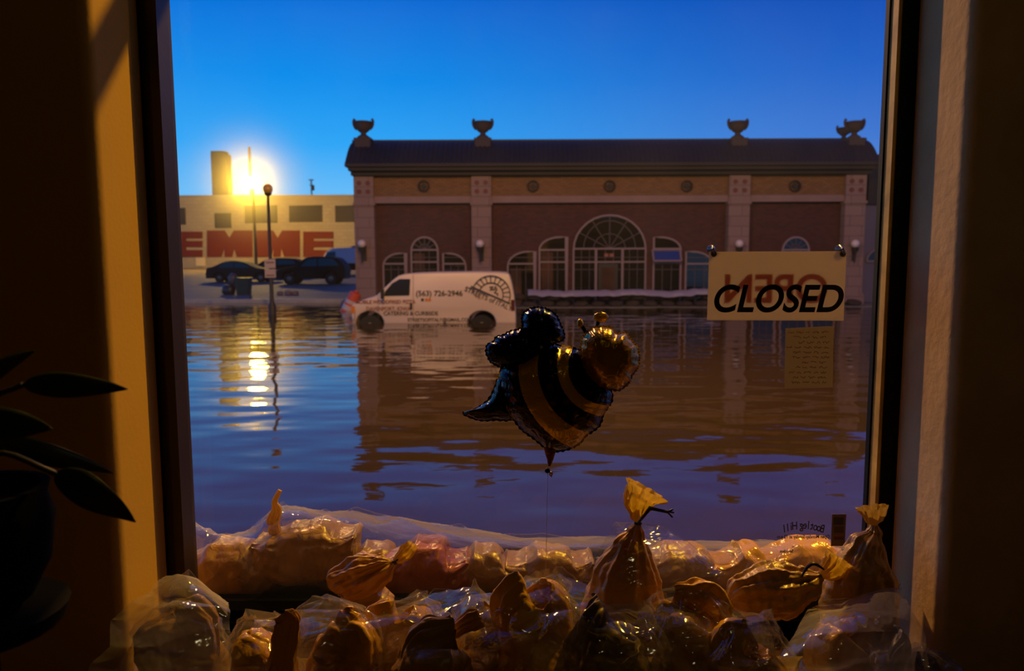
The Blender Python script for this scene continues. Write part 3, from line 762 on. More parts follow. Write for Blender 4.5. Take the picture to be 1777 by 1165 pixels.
def ring_(mb, prof, c, rot, n=20):
    m_ = MB().lathe(prof, (0, 0, 0), n); m_.v = [Vector(c)+rot @ v for v in m_.v]; return mb.add(m_.v, m_.f)
bc = Vector((at(602, 545, 29).x, 29, -.15))
ring_(MB(), [(.30, 0), (.30, .12), (.28, .14), (.28, .40), (.26, .42), (.26, .62), (.24, .64), (.23, .88), (.18, .92)], bc, tl).build('barrel', orangem, ba, smooth=30)
for h0, h1, r_ in ((.17, .37, .285), (.45, .59, .266), ):
    ring_(MB(), [(r_, h0), (r_, h1)], bc, tl).build('white_band', white, ba, smooth=30)
ring_(MB(), [(.03, .9), (.10, .94), (.10, .98), (.03, 1.02)], bc, tl).build('handle', orangem, ba)
for px, sd, lb in ((596, 21, 'grey sandbag left of the toppled traffic barrel'), (616, 22, 'grey sandbag right of the toppled traffic barrel')):
    p = at(px, 535, 29.2)
    lump((p.x, 29.9, .12), (.26, .24, .26), sd, M('grey_lump_cloth', (96, 76, 76), .7), 'sandbag', lb, None)
# small things along the kerb
for px, py, sz, lb in ((486, 503, .16, 'small pale stone on the lot right of the lamp post'), (500, 507, .2, 'brownish clump of rubble below the black car'), (512, 508, .17, 'small rubble clump right of the brownish one')):
    p = at(px, py, 38)
    lump((p.x, 38, lotg(38)+sz*.5), (sz, sz*.8, sz*.7), int(px), stone, 'rubble_stone', lb, None)['category'] = 'rubble'
p = at(434, 512, 35.5)
tag(MB().tube([(p.x, 35.5, .10), (p.x, 35.5, at(434, 500, 35.5).z)], .03, 8).box(p.x-.06, p.x+.06, 35.44, 35.56, .08, .14).build('marker_post', dkm), 'short thin marker post on the kerb left of the lamp post', 'post')

# ---------------- on the glass: closed sign, note, decals ----------------
sgn_m, t, b = newmat('translucent_sign_plastic'); t.nodes.remove(b)
d1 = t.nodes.new('ShaderNodeBsdfDiffuse'); d2 = t.nodes.new('ShaderNodeBsdfTranslucent'); mxs = t.nodes.new('ShaderNodeMixShader')
d1.inputs[0].default_value = (.80, .72, .62, 1); d2.inputs[0].default_value = (.62, .54, .46, 1); mxs.inputs[0].default_value = .55
t.links.new(d1.outputs[0], mxs.inputs[1]); t.links.new(d2.outputs[0], mxs.inputs[2]); t.links.new(mxs.outputs[0], t.nodes['Material Output'].inputs['Surface'])
film, t, b = newmat('red_letter_film'); t.nodes.remove(b)
tr = t.nodes.new('ShaderNodeBsdfTransparent'); tr.inputs[0].default_value = (.55, .12, .08, 1)
t.links.new(tr.outputs[0], t.nodes['Material Output'].inputs['Surface'])
blk = M('black_letter_ink', (10, 10, 10), .5)
SY = 2.475
A, B_, C_, D_ = at(1231, 437, SY), at(1469, 436, SY), at(1464, 557, SY), at(1227, 556, SY)
sg = thing('closed_sign', ((A.x+B_.x)/2, SY, (C_.z+D_.z)/2), 'cream plastic CLOSED sign hanging on the window glass by two suction cups', 'sign')
MB().layers([[A, B_, C_, D_], [p+Vector((0, .002, 0)) for p in (A, B_, C_, D_)]]).build('sign_board', sgn_m, sg)
cc = (A+B_+C_+D_)/4
p = at(1347, 521, SY-.001)
text('closed_lettering', 'CLOSED', blk, sg, face(p, R(-.2)), size=.125, shear=.22, extrude=.0004, offset=.0028, sx=.925, spacing=1.0)
p = at(1345, 503, SY+.004)
text('open_lettering', 'OPEN', film, sg, face(p, R(-.2), mirror=True), size=.13, extrude=.0003, offset=.003, sx=1.03, shear=.0)
cup = gm
for px, lab in ((1239, 0), (1463, 1)):
    p = at(px, 441, SY-.004)
    MB().lathe([(.0095, 0), (.0095, .004), (.004, .006)], p, 18, axis='y').lathe([(.004, -.004), (.004, 0)], p, 10, axis='y').build('eyelet', chromem, sg, smooth=40)
    c0 = at(px-2, 432, SY+.0)
    cl = MB().lathe([(.003, -.01), (.004, 0), (.007, .008), (.012, .016), (.014, .022)], c0, 20, axis='y').tube([c0+Vector((0, -.01, 0)), c0+Vector((.003, -.012, -.008)), p+Vector((0, -.006, 0))], .002, 6)
    cl.build('suction_cup', M('clear_rubber_cup', (120, 110, 110), .15, spec=.9), sg, smooth=60)
notem, t, b = newmat('thin_note_paper'); t.nodes.remove(b)
d1 = t.nodes.new('ShaderNodeBsdfDiffuse'); d2 = t.nodes.new('ShaderNodeBsdfTranslucent'); mxs = t.nodes.new('ShaderNodeMixShader')
d1.inputs[0].default_value = (.5, .46, .40, 1); d2.inputs[0].default_value = (.34, .28, .20, 1); mxs.inputs[0].default_value = .7
t.links.new(d1.outputs[0], mxs.inputs[1]); t.links.new(d2.outputs[0], mxs.inputs[2]); t.links.new(mxs.outputs[0], t.nodes['Material Output'].inputs['Surface'])
NY = WY+.004
A, B_, C_, D_ = at(1363, 570, NY), at(1447, 566, NY), at(1445, 673, NY), at(1361, 675, NY)
nt_ = thing('paper_note', ((A.x+B_.x)/2, NY, C_.z), 'handwritten paper note taped outside the glass under the CLOSED sign', 'note')
MB().layers([[A, B_, C_, D_], [p+Vector((0, .0006, 0)) for p in (A, B_, C_, D_)]]).build('sheet', notem, nt_)
rnd = random.Random(7)
mb = MB()
for i in range(11):
    y_ = 577+i*8.7; x_ = 1440-rnd.uniform(0, 8); end = 1368+rnd.uniform(0, 22)
    while x_ > end:
        wd = rnd.uniform(7, 16); pts = []
        nn = int(wd*1.2)
        for k in range(nn):
            pts.append(at(x_-wd*k/nn, y_+(rnd.uniform(-2.2, 2.2)), NY-.0012))
        mb.tube(pts, .0007, 4); x_ -= wd+3.5
mb.build('handwriting', M('pen_ink', (52, 44, 38), .6), nt_)
dk = M('decal_ink', (20, 18, 24), .5)
DY = WY-.002
dc = thing('window_lettering', (at(1395, 935, DY).x, DY, at(1395, 960, DY).z), 'small black shop hours lettering on the glass, mirrored from inside, low right', 'lettering')
s = 'Bootleg Hill'; n = len(s)
for i, ch in enumerate(s):
    if ch == ' ': continue
    f_ = (i+.5)/n; px = 1430-72*f_; py = 912+14*((f_-.5)**2)*2.2
    text('letter', ch, dk, dc, face(at(px, py, DY), R(18)*(f_-.5)*1.0, mirror=True), size=.040, extrude=.0002, sx=.72, offset=.0006)
text('hours_line', 'Open Monday-Sunday at 12 p.m', dk, dc, face(at(1394, 932, DY), mirror=True), size=.0175, extrude=.0002, offset=.0004, sx=.80)
text('hours_line', 'at', dk, dc, face(at(1376, 949, DY), mirror=True), size=.012, extrude=.0002)
text('hours_line', 'Saturdays', dk, dc, face(at(1365, 957, DY), mirror=True), size=.015, extrude=.0002, offset=.0004, sx=.8)
X0, Z1 = xz(1444, 893, DY); X1, Z0 = xz(1466, 948, DY)
st = thing('sticker_strip', ((X0+X1)/2, DY, Z0), 'narrow vertical strip of small card stickers on the glass right of the mirrored lettering', 'sticker')
MB().box(X0, X1, DY-.0005, DY, Z0, Z1).build('backing', M('sticker_backing', (92, 78, 84), .6), st)
for (a, c, mt) in ((898, 911, M('blue_sticker', (36, 42, 70), .4)), (914, 925, M('olive_sticker', (60, 48, 10), .4)), (928, 930.5, inkr), (932, 937, M('brown_sticker', (70, 44, 24), .4))):
    x0_, z1_ = xz(1447, a, DY); x1_, z0_ = xz(1463.5, c, DY)
    MB().box(x0_, x1_, DY-.0012, DY-.0005, z0_, z1_).build('sticker', mt, st)
# ---------------- foil bee balloon ----------------
BLY = 2.28
def bpnt(cx, cy, dy=0): return at(790+cx/3.426, 510+cy/3.426, BLY+dy)
def foil(name, col, rough=.22, metal=.75, trans=.12, dots=False):
    m, t, b = newmat(name)
    b.inputs['Base Color'].default_value = (*srgb(col), 1); b.inputs['Metallic'].default_value = metal; b.inputs['Roughness'].default_value = rough
    g = t.nodes.new('ShaderNodeTexCoord'); n = t.nodes.new('ShaderNodeTexNoise'); n.inputs['Scale'].default_value = 26; n.inputs['Detail'].default_value = 3; n.inputs['Distortion'].default_value = 1.2
    bp = t.nodes.new('ShaderNodeBump'); bp.inputs['Distance'].default_value = .006
    t.links.new(g.outputs['Object'], n.inputs['Vector']); t.links.new(n.outputs['Fac'], bp.inputs['Height']); t.links.new(bp.outputs[0], b.inputs['Normal'])
    tl_ = t.nodes.new('ShaderNodeBsdfTranslucent'); tl_.inputs[0].default_value = (*srgb(col), 1)
    mxx = t.nodes.new('ShaderNodeMixShader'); mxx.inputs[0].default_value = trans
    t.links.new(b.outputs[0], mxx.inputs[1]); t.links.new(tl_.outputs[0], mxx.inputs[2]); t.links.new(mxx.outputs[0], t.nodes['Material Output'].inputs['Surface'])
    if dots:
        v = t.nodes.new('ShaderNodeTexVoronoi'); v.feature = 'DISTANCE_TO_EDGE' if False else 'F1'; v.inputs['Scale'].default_value = 26; v.inputs['Randomness'].default_value = .35
        mpn = t.nodes.new('ShaderNodeMapping'); mpn.inputs['Scale'].default_value = (1, 0, 1)
        t.links.new(g.outputs['Object'], mpn.inputs[0]); t.links.new(mpn.outputs[0], v.inputs['Vector'])
        r = t.nodes.new('ShaderNodeValToRGB'); r.color_ramp.interpolation = 'CONSTANT'
        r.color_ramp.elements[0].color = (*srgb((96, 62, 56)), 1); r.color_ramp.elements[1].position = .26; r.color_ramp.elements[1].color = (*srgb(col), 1)
        t.links.new(v.outputs['Distance'], r.inputs[0]); t.links.new(r.outputs[0], b.inputs['Base Color'])
    return m
fy = foil('yellow_foil', (206, 168, 14), trans=.26, metal=.55)
fk = foil('black_dotted_foil', (16, 13, 15), dots=True, trans=.05)
fw_ = foil('dark_wing_foil', (30, 40, 66), .2, .85, .04)
def resample(pts, n):
    P = [Vector(p) for p in pts]; L_ = [0]
    # Catmull-Rom through the outline
    D = []
    m = len(P)
    for i in range(m):
        p0, p1, p2, p3 = P[i-1], P[i], P[(i+1) % m], P[(i+2) % m]
        for k in range(8):
            s = k/8
            D.append(.5*((2*p1)+(p2-p0)*s+(2*p0-5*p1+4*p2-p3)*s*s+(-p0+3*p1-3*p2+p3)*s**3))
    seg = [0]
    for i in range(len(D)): seg.append(seg[-1]+(D[(i+1) % len(D)]-D[i]).length)
    o = []
    for k in range(n):
        s = seg[-1]*k/n; i = max(j for j in range(len(D)) if seg[j] <= s)
        f_ = (s-seg[i])/max(1e-9, seg[i+1]-seg[i]); o.append(D[i]*(1-f_)+D[(i+1) % len(D)]*f_)
    return o
def puff(name, pts, cen, thick, mats, parent, matf=None, n=180, rings=22, wr=.10, wk=26, seed=0, dy=0):
    """inflated two-sided foil shape with a puckered seam"""
    O = resample(pts, n); c = Vector(cen); vs = []; fs = []; mi = []
    for side in (-1, 1):
        for j in range(1, rings+1):
            t_ = j/rings
            for i in range(n):
                q = c+(O[i]-c)*t_
                h = (1-t_**2.6)**.62
                pk = noise.noise(Vector((i/n*wk*1.0, seed, side*3)))
                ray = abs(((i/n*wk+.6*pk) % 1)-.5)*2
                h *= 1-wr*2.0*(ray**1.5)*t_**7
                h += .05*noise.noise(Vector((q.x*.01, q.y*.01, seed+side)))*(1-t_)
                q2 = q+(c-q).normalized()*(6*ray*t_**6)
                vs.append(bpnt(q2.x, q2.y, dy+side*thick*h))
    base = len(vs); vs += [bpnt(c.x, c.y, dy-thick*1.0), bpnt(c.x, c.y, dy+thick*1.0)]
    for s_ in (0, 1):
        o = s_*rings*n
        for j in range(rings-1):
            for i in range(n):
                f_ = (o+j*n+i, o+j*n+(i+1) % n, o+(j+1)*n+(i+1) % n, o+(j+1)*n+i); fs.append(f_ if s_ == 0 else f_[::-1])
                q = c+(O[i]-c)*((j+1.5)/rings); mi.append(matf(q.x, q.y) if matf else 0)
        for i in range(n): fs.append((base+s_, o+(i+1) % n, o+i) if s_ == 0 else (base+s_, o+i, o+(i+1) % n)); mi.append(matf(c.x, c.y) if matf else 0)
    o = rings*n
    for i in range(n):
        fs.append(((rings-1)*n+i, (rings-1)*n+(i+1) % n, o+(rings-1)*n+(i+1) % n, o+(rings-1)*n+i)); q = O[i]; mi.append(matf(q.x, q.y) if matf else 0)
    # seam flange: thin scalloped rim
    mb = MB(); mb.v = vs; mb.f = fs; mb.mi = mi
    b0 = len(mb.v)
    for i in range(n):
        q = O[i]; d = (q-c).normalized(); wv = 5+3*math.sin(i/n*wk*2*PI*2)
        mb.v += [bpnt(q.x-d.x*5, q.y-d.y*5, dy), bpnt(q.x+d.x*wv, q.y+d.y*wv, dy+.004*math.sin(i*1.7+seed))]
    for i in range(n):
        j = (i+1) % n; mb.f.append((b0+2*i, b0+2*i+1, b0+2*j+1, b0+2*j)); q = O[i]; mb.mi.append(matf(q.x, q.y) if matf else 0)
    return mb.build(name, mats, parent, smooth=50)
kn = bpnt(548, 1050)
bee = thing('bee_balloon', kn, 'foil bumblebee balloon with yellow and black stripes floating in front of the glass', 'balloon')
body = [(270, 450), (360, 380), (480, 320), (575, 305), (650, 312), (745, 340), (800, 420), (890, 530), (932, 590), (928, 650), (885, 715), (855, 790), (775, 850), (740, 895), (660, 930), (590, 938), (530, 915), (470, 865), (400, 815), (345, 750), (285, 690), (262, 600), (255, 520)]
SC = Vector((900, 430))
def stripe(x, y):
    d = (Vector((x, y))-SC).length
    for lim, k in ((230, 1), (296, 0), (411, 1), (528, 0), (640, 1), (2000, 0)):
        if d < lim: return k
    return 1
puff('balloon_body', body, (590, 640), .115, [fy, fk], bee, stripe, n=420, rings=70, wk=30, seed=1)
puff('stinger', [(290, 480), (250, 500), (232, 560), (190, 635), (100, 690), (48, 702), (62, 726), (150, 755), (240, 752), (340, 745), (380, 640)], (270, 660), .05, [foil('dark_stinger_foil', (40, 38, 40), .18, .9, .03)], bee, n=150, seed=2, wk=14, dy=.01)
puff('wing', [(182, 345), (192, 300), (225, 285), (245, 255), (285, 245), (320, 225), (360, 215), (400, 207), (470, 250), (540, 330), (450, 430), (350, 445), (280, 440), (215, 410), (195, 380)], (350, 330), .045, [fw_], bee, n=180, seed=3, wk=18, dy=-.03)
puff('wing', [(398, 175), (400, 125), (435, 92), (490, 80), (550, 92), (600, 128), (630, 190), (648, 240), (640, 275), (592, 295), (520, 330), (440, 290), (405, 230)], (515, 200), .05, [fw_], bee, n=180, seed=4, wk=18, dy=-.02)
puff('head', [(748, 300), (762, 250), (815, 205), (870, 193), (925, 200), (960, 238), (1010, 232), (1050, 280), (1085, 320), (1097, 380), (1090, 440), (1055, 480), (1040, 525), (985, 570), (940, 575), (850, 555), (775, 480), (742, 385)], (920, 380), .085, [foil('head_yellow_foil', (180, 140, 20), trans=.16, metal=.6)], bee, n=260, rings=30, seed=5, wk=22, dy=-.035)
ank = foil('antenna_foil', (60, 44, 16), .25, .8, .05)
for st_, en, bc_, br in (((800, 250), (752, 190), (743, 178), (20, 30)), ((845, 215), (848, 160), (866, 140), (45, 32))):
    a_ = MB().tube([bpnt(*st_), bpnt((st_[0]+en[0])/2, (st_[1]+en[1])/2+6), bpnt(*en)], [.016, .007, .006], 10).build('antenna', ank, bee, smooth=60)
    bx, by = bc_; puff('antenna_tip', [(bx+br[0]*math.cos(k*PI/5), by+br[1]*math.sin(k*PI/5)) for k in range(10)], (bx, by), .018, [fy], a_, n=60, rings=10, seed=6, wk=7) if False else None
    m_ = MB().ball((0, 0, 0), 1, 20)
    m_.v = [bpnt(bx+v.x*br[0]*(1+.15*noise.noise(v*2)), by-v.z*br[1]*(1+.2*noise.noise(v*2.3+Vector((3, 1, 2)))), v.y*.014) for v in m_.v]
    m_.build('antenna_tip', fy, a_, smooth=35)
tl_ = MB().tube([bpnt(568, 915), bpnt(566, 950), bpnt(562, 990), bpnt(556, 1025)], [.022, .016, .009, .004], 14)
tl_.v = [Vector((v.x+.0015*math.sin(v.z*400), BLY+(v.y-BLY)*.5, v.z)) for v in tl_.v]
tl_.build('filling_tail', foil('tail_foil', (120, 76, 12), .3, .6, .3), bee, smooth=60)
MB().lathe([(.0035, -.003), (.0078, -.003), (.0085, 0), (.0078, .003), (.0035, .003)], bpnt(548, 1052), 20, axis='y').build('valve_ring', blackm, bee, smooth=40)
mb = MB()
for i in range(4):
    a_ = bpnt(555, 1062); mb.tube([a_, a_+Vector((.004+.003*i, -.003, .004*math.sin(i*2))), a_+Vector((.003+.002*i, .002, -.010-.002*i))], .0016, 5)
mb.build('ribbon_knot', M('curling_ribbon', (150, 120, 96), .3), bee)
pts = [bpnt(551, 1060)]; e_ = at(947, 992, 2.22)
for k in range(1, 13): pts.append(pts[0].lerp(e_, k/12)+Vector((.0006*math.sin(k), 0, 0)))
MB().tube(pts, .0007, 5).build('string', M('thin_pale_string', (170, 150, 140), .5), bee)

# ---------------- crumpled plastic and bags ----------------
def tri(t): return abs((t % 1)-.5)*2
_dirs = {}
def crumple(p, f, seed=0, n=5):
    k = (seed, n)
    if k not in _dirs:
        rn = random.Random(seed*7+3); L_ = []
        for i in range(n):
            v = Vector((rn.gauss(0, 1), rn.gauss(0, 1), rn.gauss(0, 1))).normalized(); L_.append((v, rn.uniform(.6, 1.7), rn.random()))
        _dirs[k] = L_
    w_ = noise.noise(p*f*.6+Vector((seed*3.1, 0, 0)))*.9
    s = 0
    for v, ff, ph in _dirs[k]: s += (tri(v.dot(p)*f*ff+ph+w_*.5)-.5)/ff
    return s/n*2
def _h(i, j, s):
    return noise.noise(Vector((i*7.31+.5, j*5.17+.3, s*3.77+.1)))*2.2
def facet(u, v, seed, per=None):
    """piecewise flat height field over a warped triangular lattice"""
    if per is None:
        u, v = u+.55*noise.noise(Vector((u*.5, v*.5, seed+.5))), v+.55*noise.noise(Vector((u*.5+9, v*.5, seed+.5)))
    i, j = math.floor(u), math.floor(v); a, b_ = u-i, v-j
    k = (lambda x: x % per) if per else (lambda x: x)
    h00, h10, h01, h11 = _h(k(i), j, seed), _h(k(i+1), j, seed), _h(k(i), j+1, seed), _h(k(i+1), j+1, seed)
    if _h(k(i)+50, j+50, seed) > 0:
        return h00+(h10-h00)*a+(h11-h10)*b_ if a > b_ else h00+(h11-h01)*a+(h01-h00)*b_
    return h00+(h10-h00)*a+(h01-h00)*b_ if a+b_ < 1 else h11+(h01-h11)*(1-a)+(h10-h11)*(1-b_)
def plastic(name, haze=.16, tint=(.85, .78, .74), rough=.09, gloss=1.0, bs=16, bd=.0006, nstr=.4):
    m, t, b = newmat(name); t.nodes.remove(b)
    nd = t.nodes.new; lk = t.links.new
    tr = nd('ShaderNodeBsdfTransparent'); gl = nd('ShaderNodeBsdfGlossy'); df = nd('ShaderNodeBsdfDiffuse'); tl_ = nd('ShaderNodeBsdfTranslucent')
    tr.inputs[0].default_value = (.94, .93, .91, 1); gl.inputs['Roughness'].default_value = rough; gl.inputs[0].default_value = (gloss, gloss, gloss, 1)
    df.inputs[0].default_value = (*tint, 1); tl_.inputs[0].default_value = (*tint, 1)
    g = nd('ShaderNodeTexCoord'); v = nd('ShaderNodeTexVoronoi'); v.inputs['Scale'].default_value = bs; v.feature = 'F1'; v.distance = 'MANHATTAN'
    nn = nd('ShaderNodeTexNoise'); nn.inputs['Scale'].default_value = bs*.5; nn.inputs['Detail'].default_value = 4
    ad = nd('ShaderNodeVectorMath'); ad.operation = 'ADD'; lk(g.outputs['Object'], ad.inputs[0])
    sc_ = nd('ShaderNodeVectorMath'); sc_.operation = 'SCALE'; sc_.inputs['Scale'].default_value = .06; lk(nn.outputs['Color'], sc_.inputs[0]); lk(g.outputs['Object'], nn.inputs['Vector'])
    lk(sc_.outputs[0], ad.inputs[1]); lk(ad.outputs[0], v.inputs['Vector'])
    bp = nd('ShaderNodeBump'); bp.inputs['Distance'].default_value = bd; bp.inputs['Strength'].default_value = nstr; lk(v.outputs['Distance'], bp.inputs['Height'])
    for s in (gl, df, tl_): lk(bp.outputs[0], s.inputs['Normal'])
    lw2 = nd('ShaderNodeLayerWeight'); lw2.inputs['Blend'].default_value = .5; pw_ = nd('ShaderNodeMath'); pw_.operation = 'POWER'; pw_.inputs[1].default_value = 4; lk(lw2.outputs['Facing'], pw_.inputs[0]); fr = nd('ShaderNodeMapRange'); fr.inputs['To Min'].default_value = .10; fr.inputs['To Max'].default_value = .16; lk(pw_.outputs[0], fr.inputs['Value'])
    a = nd('ShaderNodeMixShader'); a.inputs[0].default_value = .5; lk(df.outputs[0], a.inputs[1]); lk(tl_.outputs[0], a.inputs[2])
    lw = nd('ShaderNodeLayerWeight'); lw.inputs['Blend'].default_value = .28
    mr = nd('ShaderNodeMapRange'); mr.inputs['To Min'].default_value = haze; mr.inputs['To Max'].default_value = min(.8, haze*5); lk(lw.outputs['Facing'], mr.inputs['Value'])
    c_ = nd('ShaderNodeMixShader'); lk(mr.outputs[0], c_.inputs[0]); lk(tr.outputs[0], c_.inputs[1]); lk(a.outputs[0], c_.inputs[2])
    d = nd('ShaderNodeMixShader'); lk(fr.outputs[0], d.inputs[0]); lk(c_.outputs[0], d.inputs[1]); lk(gl.outputs[0], d.inputs[2])
    lk(d.outputs[0], t.nodes['Material Output'].inputs['Surface'])
    return m
clearp = plastic('clear_plastic_film', .03)
hazyp = plastic('hazy_plastic_film', .11, (.78, .72, .72))
def bagmat(name, col, trans=.35, rough=.33, bs=22, bd=.004):
    m, t, b = newmat(name)
    b.inputs['Base Color'].default_value = (*srgb(col), 1); b.inputs['Roughness'].default_value = rough; b.inputs['Specular IOR Level'].default_value = .5
    g = t.nodes.new('ShaderNodeTexCoord'); v = t.nodes.new('ShaderNodeTexNoise'); v.inputs['Scale'].default_value = bs; v.inputs['Detail'].default_value = 3; v.inputs['Distortion'].default_value = 1.5
    bp = t.nodes.new('ShaderNodeBump'); bp.inputs['Distance'].default_value = bd
    t.links.new(g.outputs['Object'], v.inputs['Vector']); t.links.new(v.outputs['Fac'], bp.inputs['Height']); t.links.new(bp.outputs[0], b.inputs['Normal'])
    tl_ = t.nodes.new('ShaderNodeBsdfTranslucent'); tl_.inputs[0].default_value = (*srgb(col), 1)
    mxx = t.nodes.new('ShaderNodeMixShader'); mxx.inputs[0].default_value = trans
    t.links.new(b.outputs[0], mxx.inputs[1]); t.links.new(tl_.outputs[0], mxx.inputs[2]); t.links.new(mxx.outputs[0], t.nodes['Material Output'].inputs['Surface'])
    return m
sandy = bagmat('tan_sandbag_cloth', (176, 134, 58), .04)
neckb = bagmat('tied_bag_cloth', (200, 150, 60), .14)
neckm = bagmat('thin_bag_neck', (232, 196, 84), .4)
redb = bagmat('reddish_sandbag_cloth', (164, 86, 38), .04)
yel = bagmat('yellowish_bag_plastic', (220, 164, 28), .08, .18)
tie = M('black_zip_tie', (12, 11, 12), .4)
def spline(pts, n):
    P = [Vector(p) for p in pts]; P = [P[0]*2-P[1]]+P+[P[-1]*2-P[-2]]; o = []
    m = len(P)-3
    for k in range(n):
        s = k/(n-1)*m; i = min(int(s), m-1); s -= i
        p0, p1, p2, p3 = P[i:i+4]
        o.append(.5*((2*p1)+(p2-p0)*s+(2*p0-5*p1+4*p2-p3)*s*s+(-p0+3*p1-3*p2+p3)*s**3))
    return o
def lerps(vals, n):
    m = len(vals)-1; o = []
    for k in range(n):
        s = k/(n-1)*m; i = min(int(s), m-1); s -= i; s = s*s*(3-2*s); o.append(vals[i]*(1-s)+vals[i+1]*s)
    return o
def sack(name, pts, ra, rb, mat, parent, pleat=(), amp=.012, f=9, seed=0, n=110, rings=90, flat_axis=None, open_end=False, swell=0, fine=.0, e=.92, fc=0, fl=9, rag=0):
    """cloth tube along a path; ra/rb half sizes across; pleat amplitude per path point"""
    P = spline(pts, rings); A_ = lerps(ra, rings); B2 = lerps(rb, rings); PL_ = lerps(list(pleat) or [0]*len(pts), rings)
    up = Vector(flat_axis or (0, 1, 0)); vs = []
    rn = random.Random(seed); ph = [rn.random()*6 for _ in range(4)]
    for i, p in enumerate(P):
        d = (P[min(i+1, rings-1)]-P[max(i-1, 0)]).normalized()
        w_ = (up-d*up.dot(d)).normalized(); u = d.cross(w_)
        for k in range(n):
            t_ = 2*PI*k/n; ct, st_ = math.cos(t_), math.sin(t_)
            x = math.copysign(abs(ct)**e, ct)*A_[i]; y = math.copysign(abs(st_)**e, st_)*B2[i]
            q = p+u*x+w_*y
            o = (u*x+w_*y); rr_ = o.length; o = o.normalized() if rr_ > 1e-6 else u
            pl = PL_[i]*(tri(k/n*9+.25*math.sin(i*.06+ph[0])+ph[1])+.5*tri(k/n*17+ph[2])-.75)
            a_ = amp*min(1, rr_/.06)
            q = q+o*(pl*min(1, rr_/.03+.15)+a_*crumple(q, f, seed)+a_*.6*crumple(q, f*2.7, seed+50, 4)+fine*crumple(q, f*7, seed+90, 4))
            if rag: q = q+d*rag*max(0, (i/rings-.6)/.4)**1.5*(facet(k/n*6, .5, seed+3, 6)+.4*facet(k/n*14, .5, seed+4, 14))
            if fc: q = q+o*fc*min(1, rr_/.05)*(facet(k/n*fl, i/rings*fl*.8, seed, fl)+.4*facet(k/n*fl*2, i/rings*fl*1.9, seed+7, fl*2))
            vs.append(q)
    mb = MB(); m = len(P)
    fs = [(i*n+k, i*n+(k+1) % n, (i+1)*n+(k+1) % n, (i+1)*n+k) for i in range(m-1) for k in range(n)]
    fs.append(tuple(range(n-1, -1, -1)))
    if not open_end: fs.append(tuple(range((m-1)*n, m*n)))
    mb.add(vs, fs)
    o = mb.build(name, mat, parent, smooth=85)
    return o
def sheet(name, rows, mat, parent, nu=150, nv=60, amp=.008, f=9, seed=0, label=None, cat=None, fine=.002, cell=.12, hem=True):
    """rows: list of control rows, each a list of (px, py, Y); smooth surface through them, crumpled"""
    C = [spline([at(*q) for q in r], nu) for r in rows]
    G_ = [spline([C[j][i] for j in range(len(C))], nv) for i in range(nu)]
    LU = sum((C[0][i+1]-C[0][i]).length for i in range(nu-1)); LV_ = sum((G_[nu//2][j+1]-G_[nu//2][j]).length for j in range(nv-1))
    vs = []
    for i in range(nu):
        for j in range(nv):
            p = G_[i][j]
            du = G_[min(i+1, nu-1)][j]-G_[max(i-1, 0)][j]; dv = G_[i][min(j+1, nv-1)]-G_[i][max(j-1, 0)]
            nn = du.cross(dv).normalized()
            cu, cv = LU/cell, LV_/cell; u_, v_ = i/(nu-1)*cu, j/(nv-1)*cv
            vs.append(p+nn*(amp*(facet(u_, v_, seed)*.62+.13*facet(u_*2.3, v_*2.3, seed+5))+fine*crumple(p, f*7, seed+77, 4)) + Vector((0, 0, amp*.9*facet(u_*1.3, .5, seed+9) if j == 0 else 0)))
    mb = MB().add(vs, [(i*nv+j, (i+1)*nv+j, (i+1)*nv+j+1, i*nv+j+1) for i in range(nu-1) for j in range(nv-1)])
    if hem:
        mb.tube([vs[i*nv] for i in range(0, nu, 1)], .0011, 4)
    o = mb.build(name, mat, parent, smooth=28)
    if label: tag(o, label, cat)
    return o
# ---- outside ledge and the outer row of sandbags behind the glass
struct('ledge', MB().box(XL-.6, XR+.6, 2.62, 3.12, .42, .80), M('matte_dark_ledge', (14, 12, 10), 1, spec=0))  # ledge in near black, fully rough, without specular
OY = 2.76
def bagthing(loc, label, group=None, name='sandbag', cat='sandbag'): return thing(name, loc, label, cat, group)
def lying(pxa, pxb, pyt, pyb, Y, label, mat, seed, tilt=0, wrap=None, amp=.010, depth=.11):
    a_, c_ = at(pxa, (pyt+pyb)/2, Y), at(pxb, (pyt+pyb)/2, Y); h = (at(pxa, pyt, Y).z-at(pxa, pyb, Y).z)/2
    th = bagthing(((a_.x+c_.x)/2, Y, a_.z-h), label)
    P = [a_.lerp(c_, s)+Vector((0, 0, tilt*(s-.5)+zz*h)) for s, zz in ((-.06, .45), (.10, .12), (.34, -.04), (.66, 0), (.90, .10), (1.06, .55))]
    sack('cloth', P, [depth*.75, depth*.95, depth, depth, depth*.95, depth*.7], [h*.10, h*.66, h*1.02, h*.97, h*.62, h*.09], mat, th, amp=.014, f=6, seed=seed, e=.66, fc=.007, fl=8, pleat=[.006, .006, .002, .002, .006, .006], flat_axis=(0, 0, 1), rings=80, n=90, fine=.0015)
    return th
lying(322, 482, 938, 1046, OY, 'tan sandbag outside the glass beside the left window frame', sandy, 1)
lying(455, 612, 906, 1000, OY-.02, 'plump tan sandbag outside the glass beneath the upright twisted neck', sandy, 2, .02)
lying(585, 712, 946, 1050, OY+.03, 'half hidden tan sandbag outside the glass behind the gathered brown bag', sandy, 3)
lying(672, 806, 936, 1050, OY-.02, 'reddish sandbag outside the glass, only one of that colour', redb, 4, -.01)
lying(780, 900, 948, 1050, OY, 'pale tan sandbag outside the glass right of the reddish one', sandy, 5)
lying(885, 1018, 942, 1045, OY+.01, 'pale tan sandbag outside the glass behind the balloon string', sandy, 6)
lying(1100, 1262, 944, 1050, OY, 'tan sandbag outside the glass right of the tall tied bag', sandy, 7)
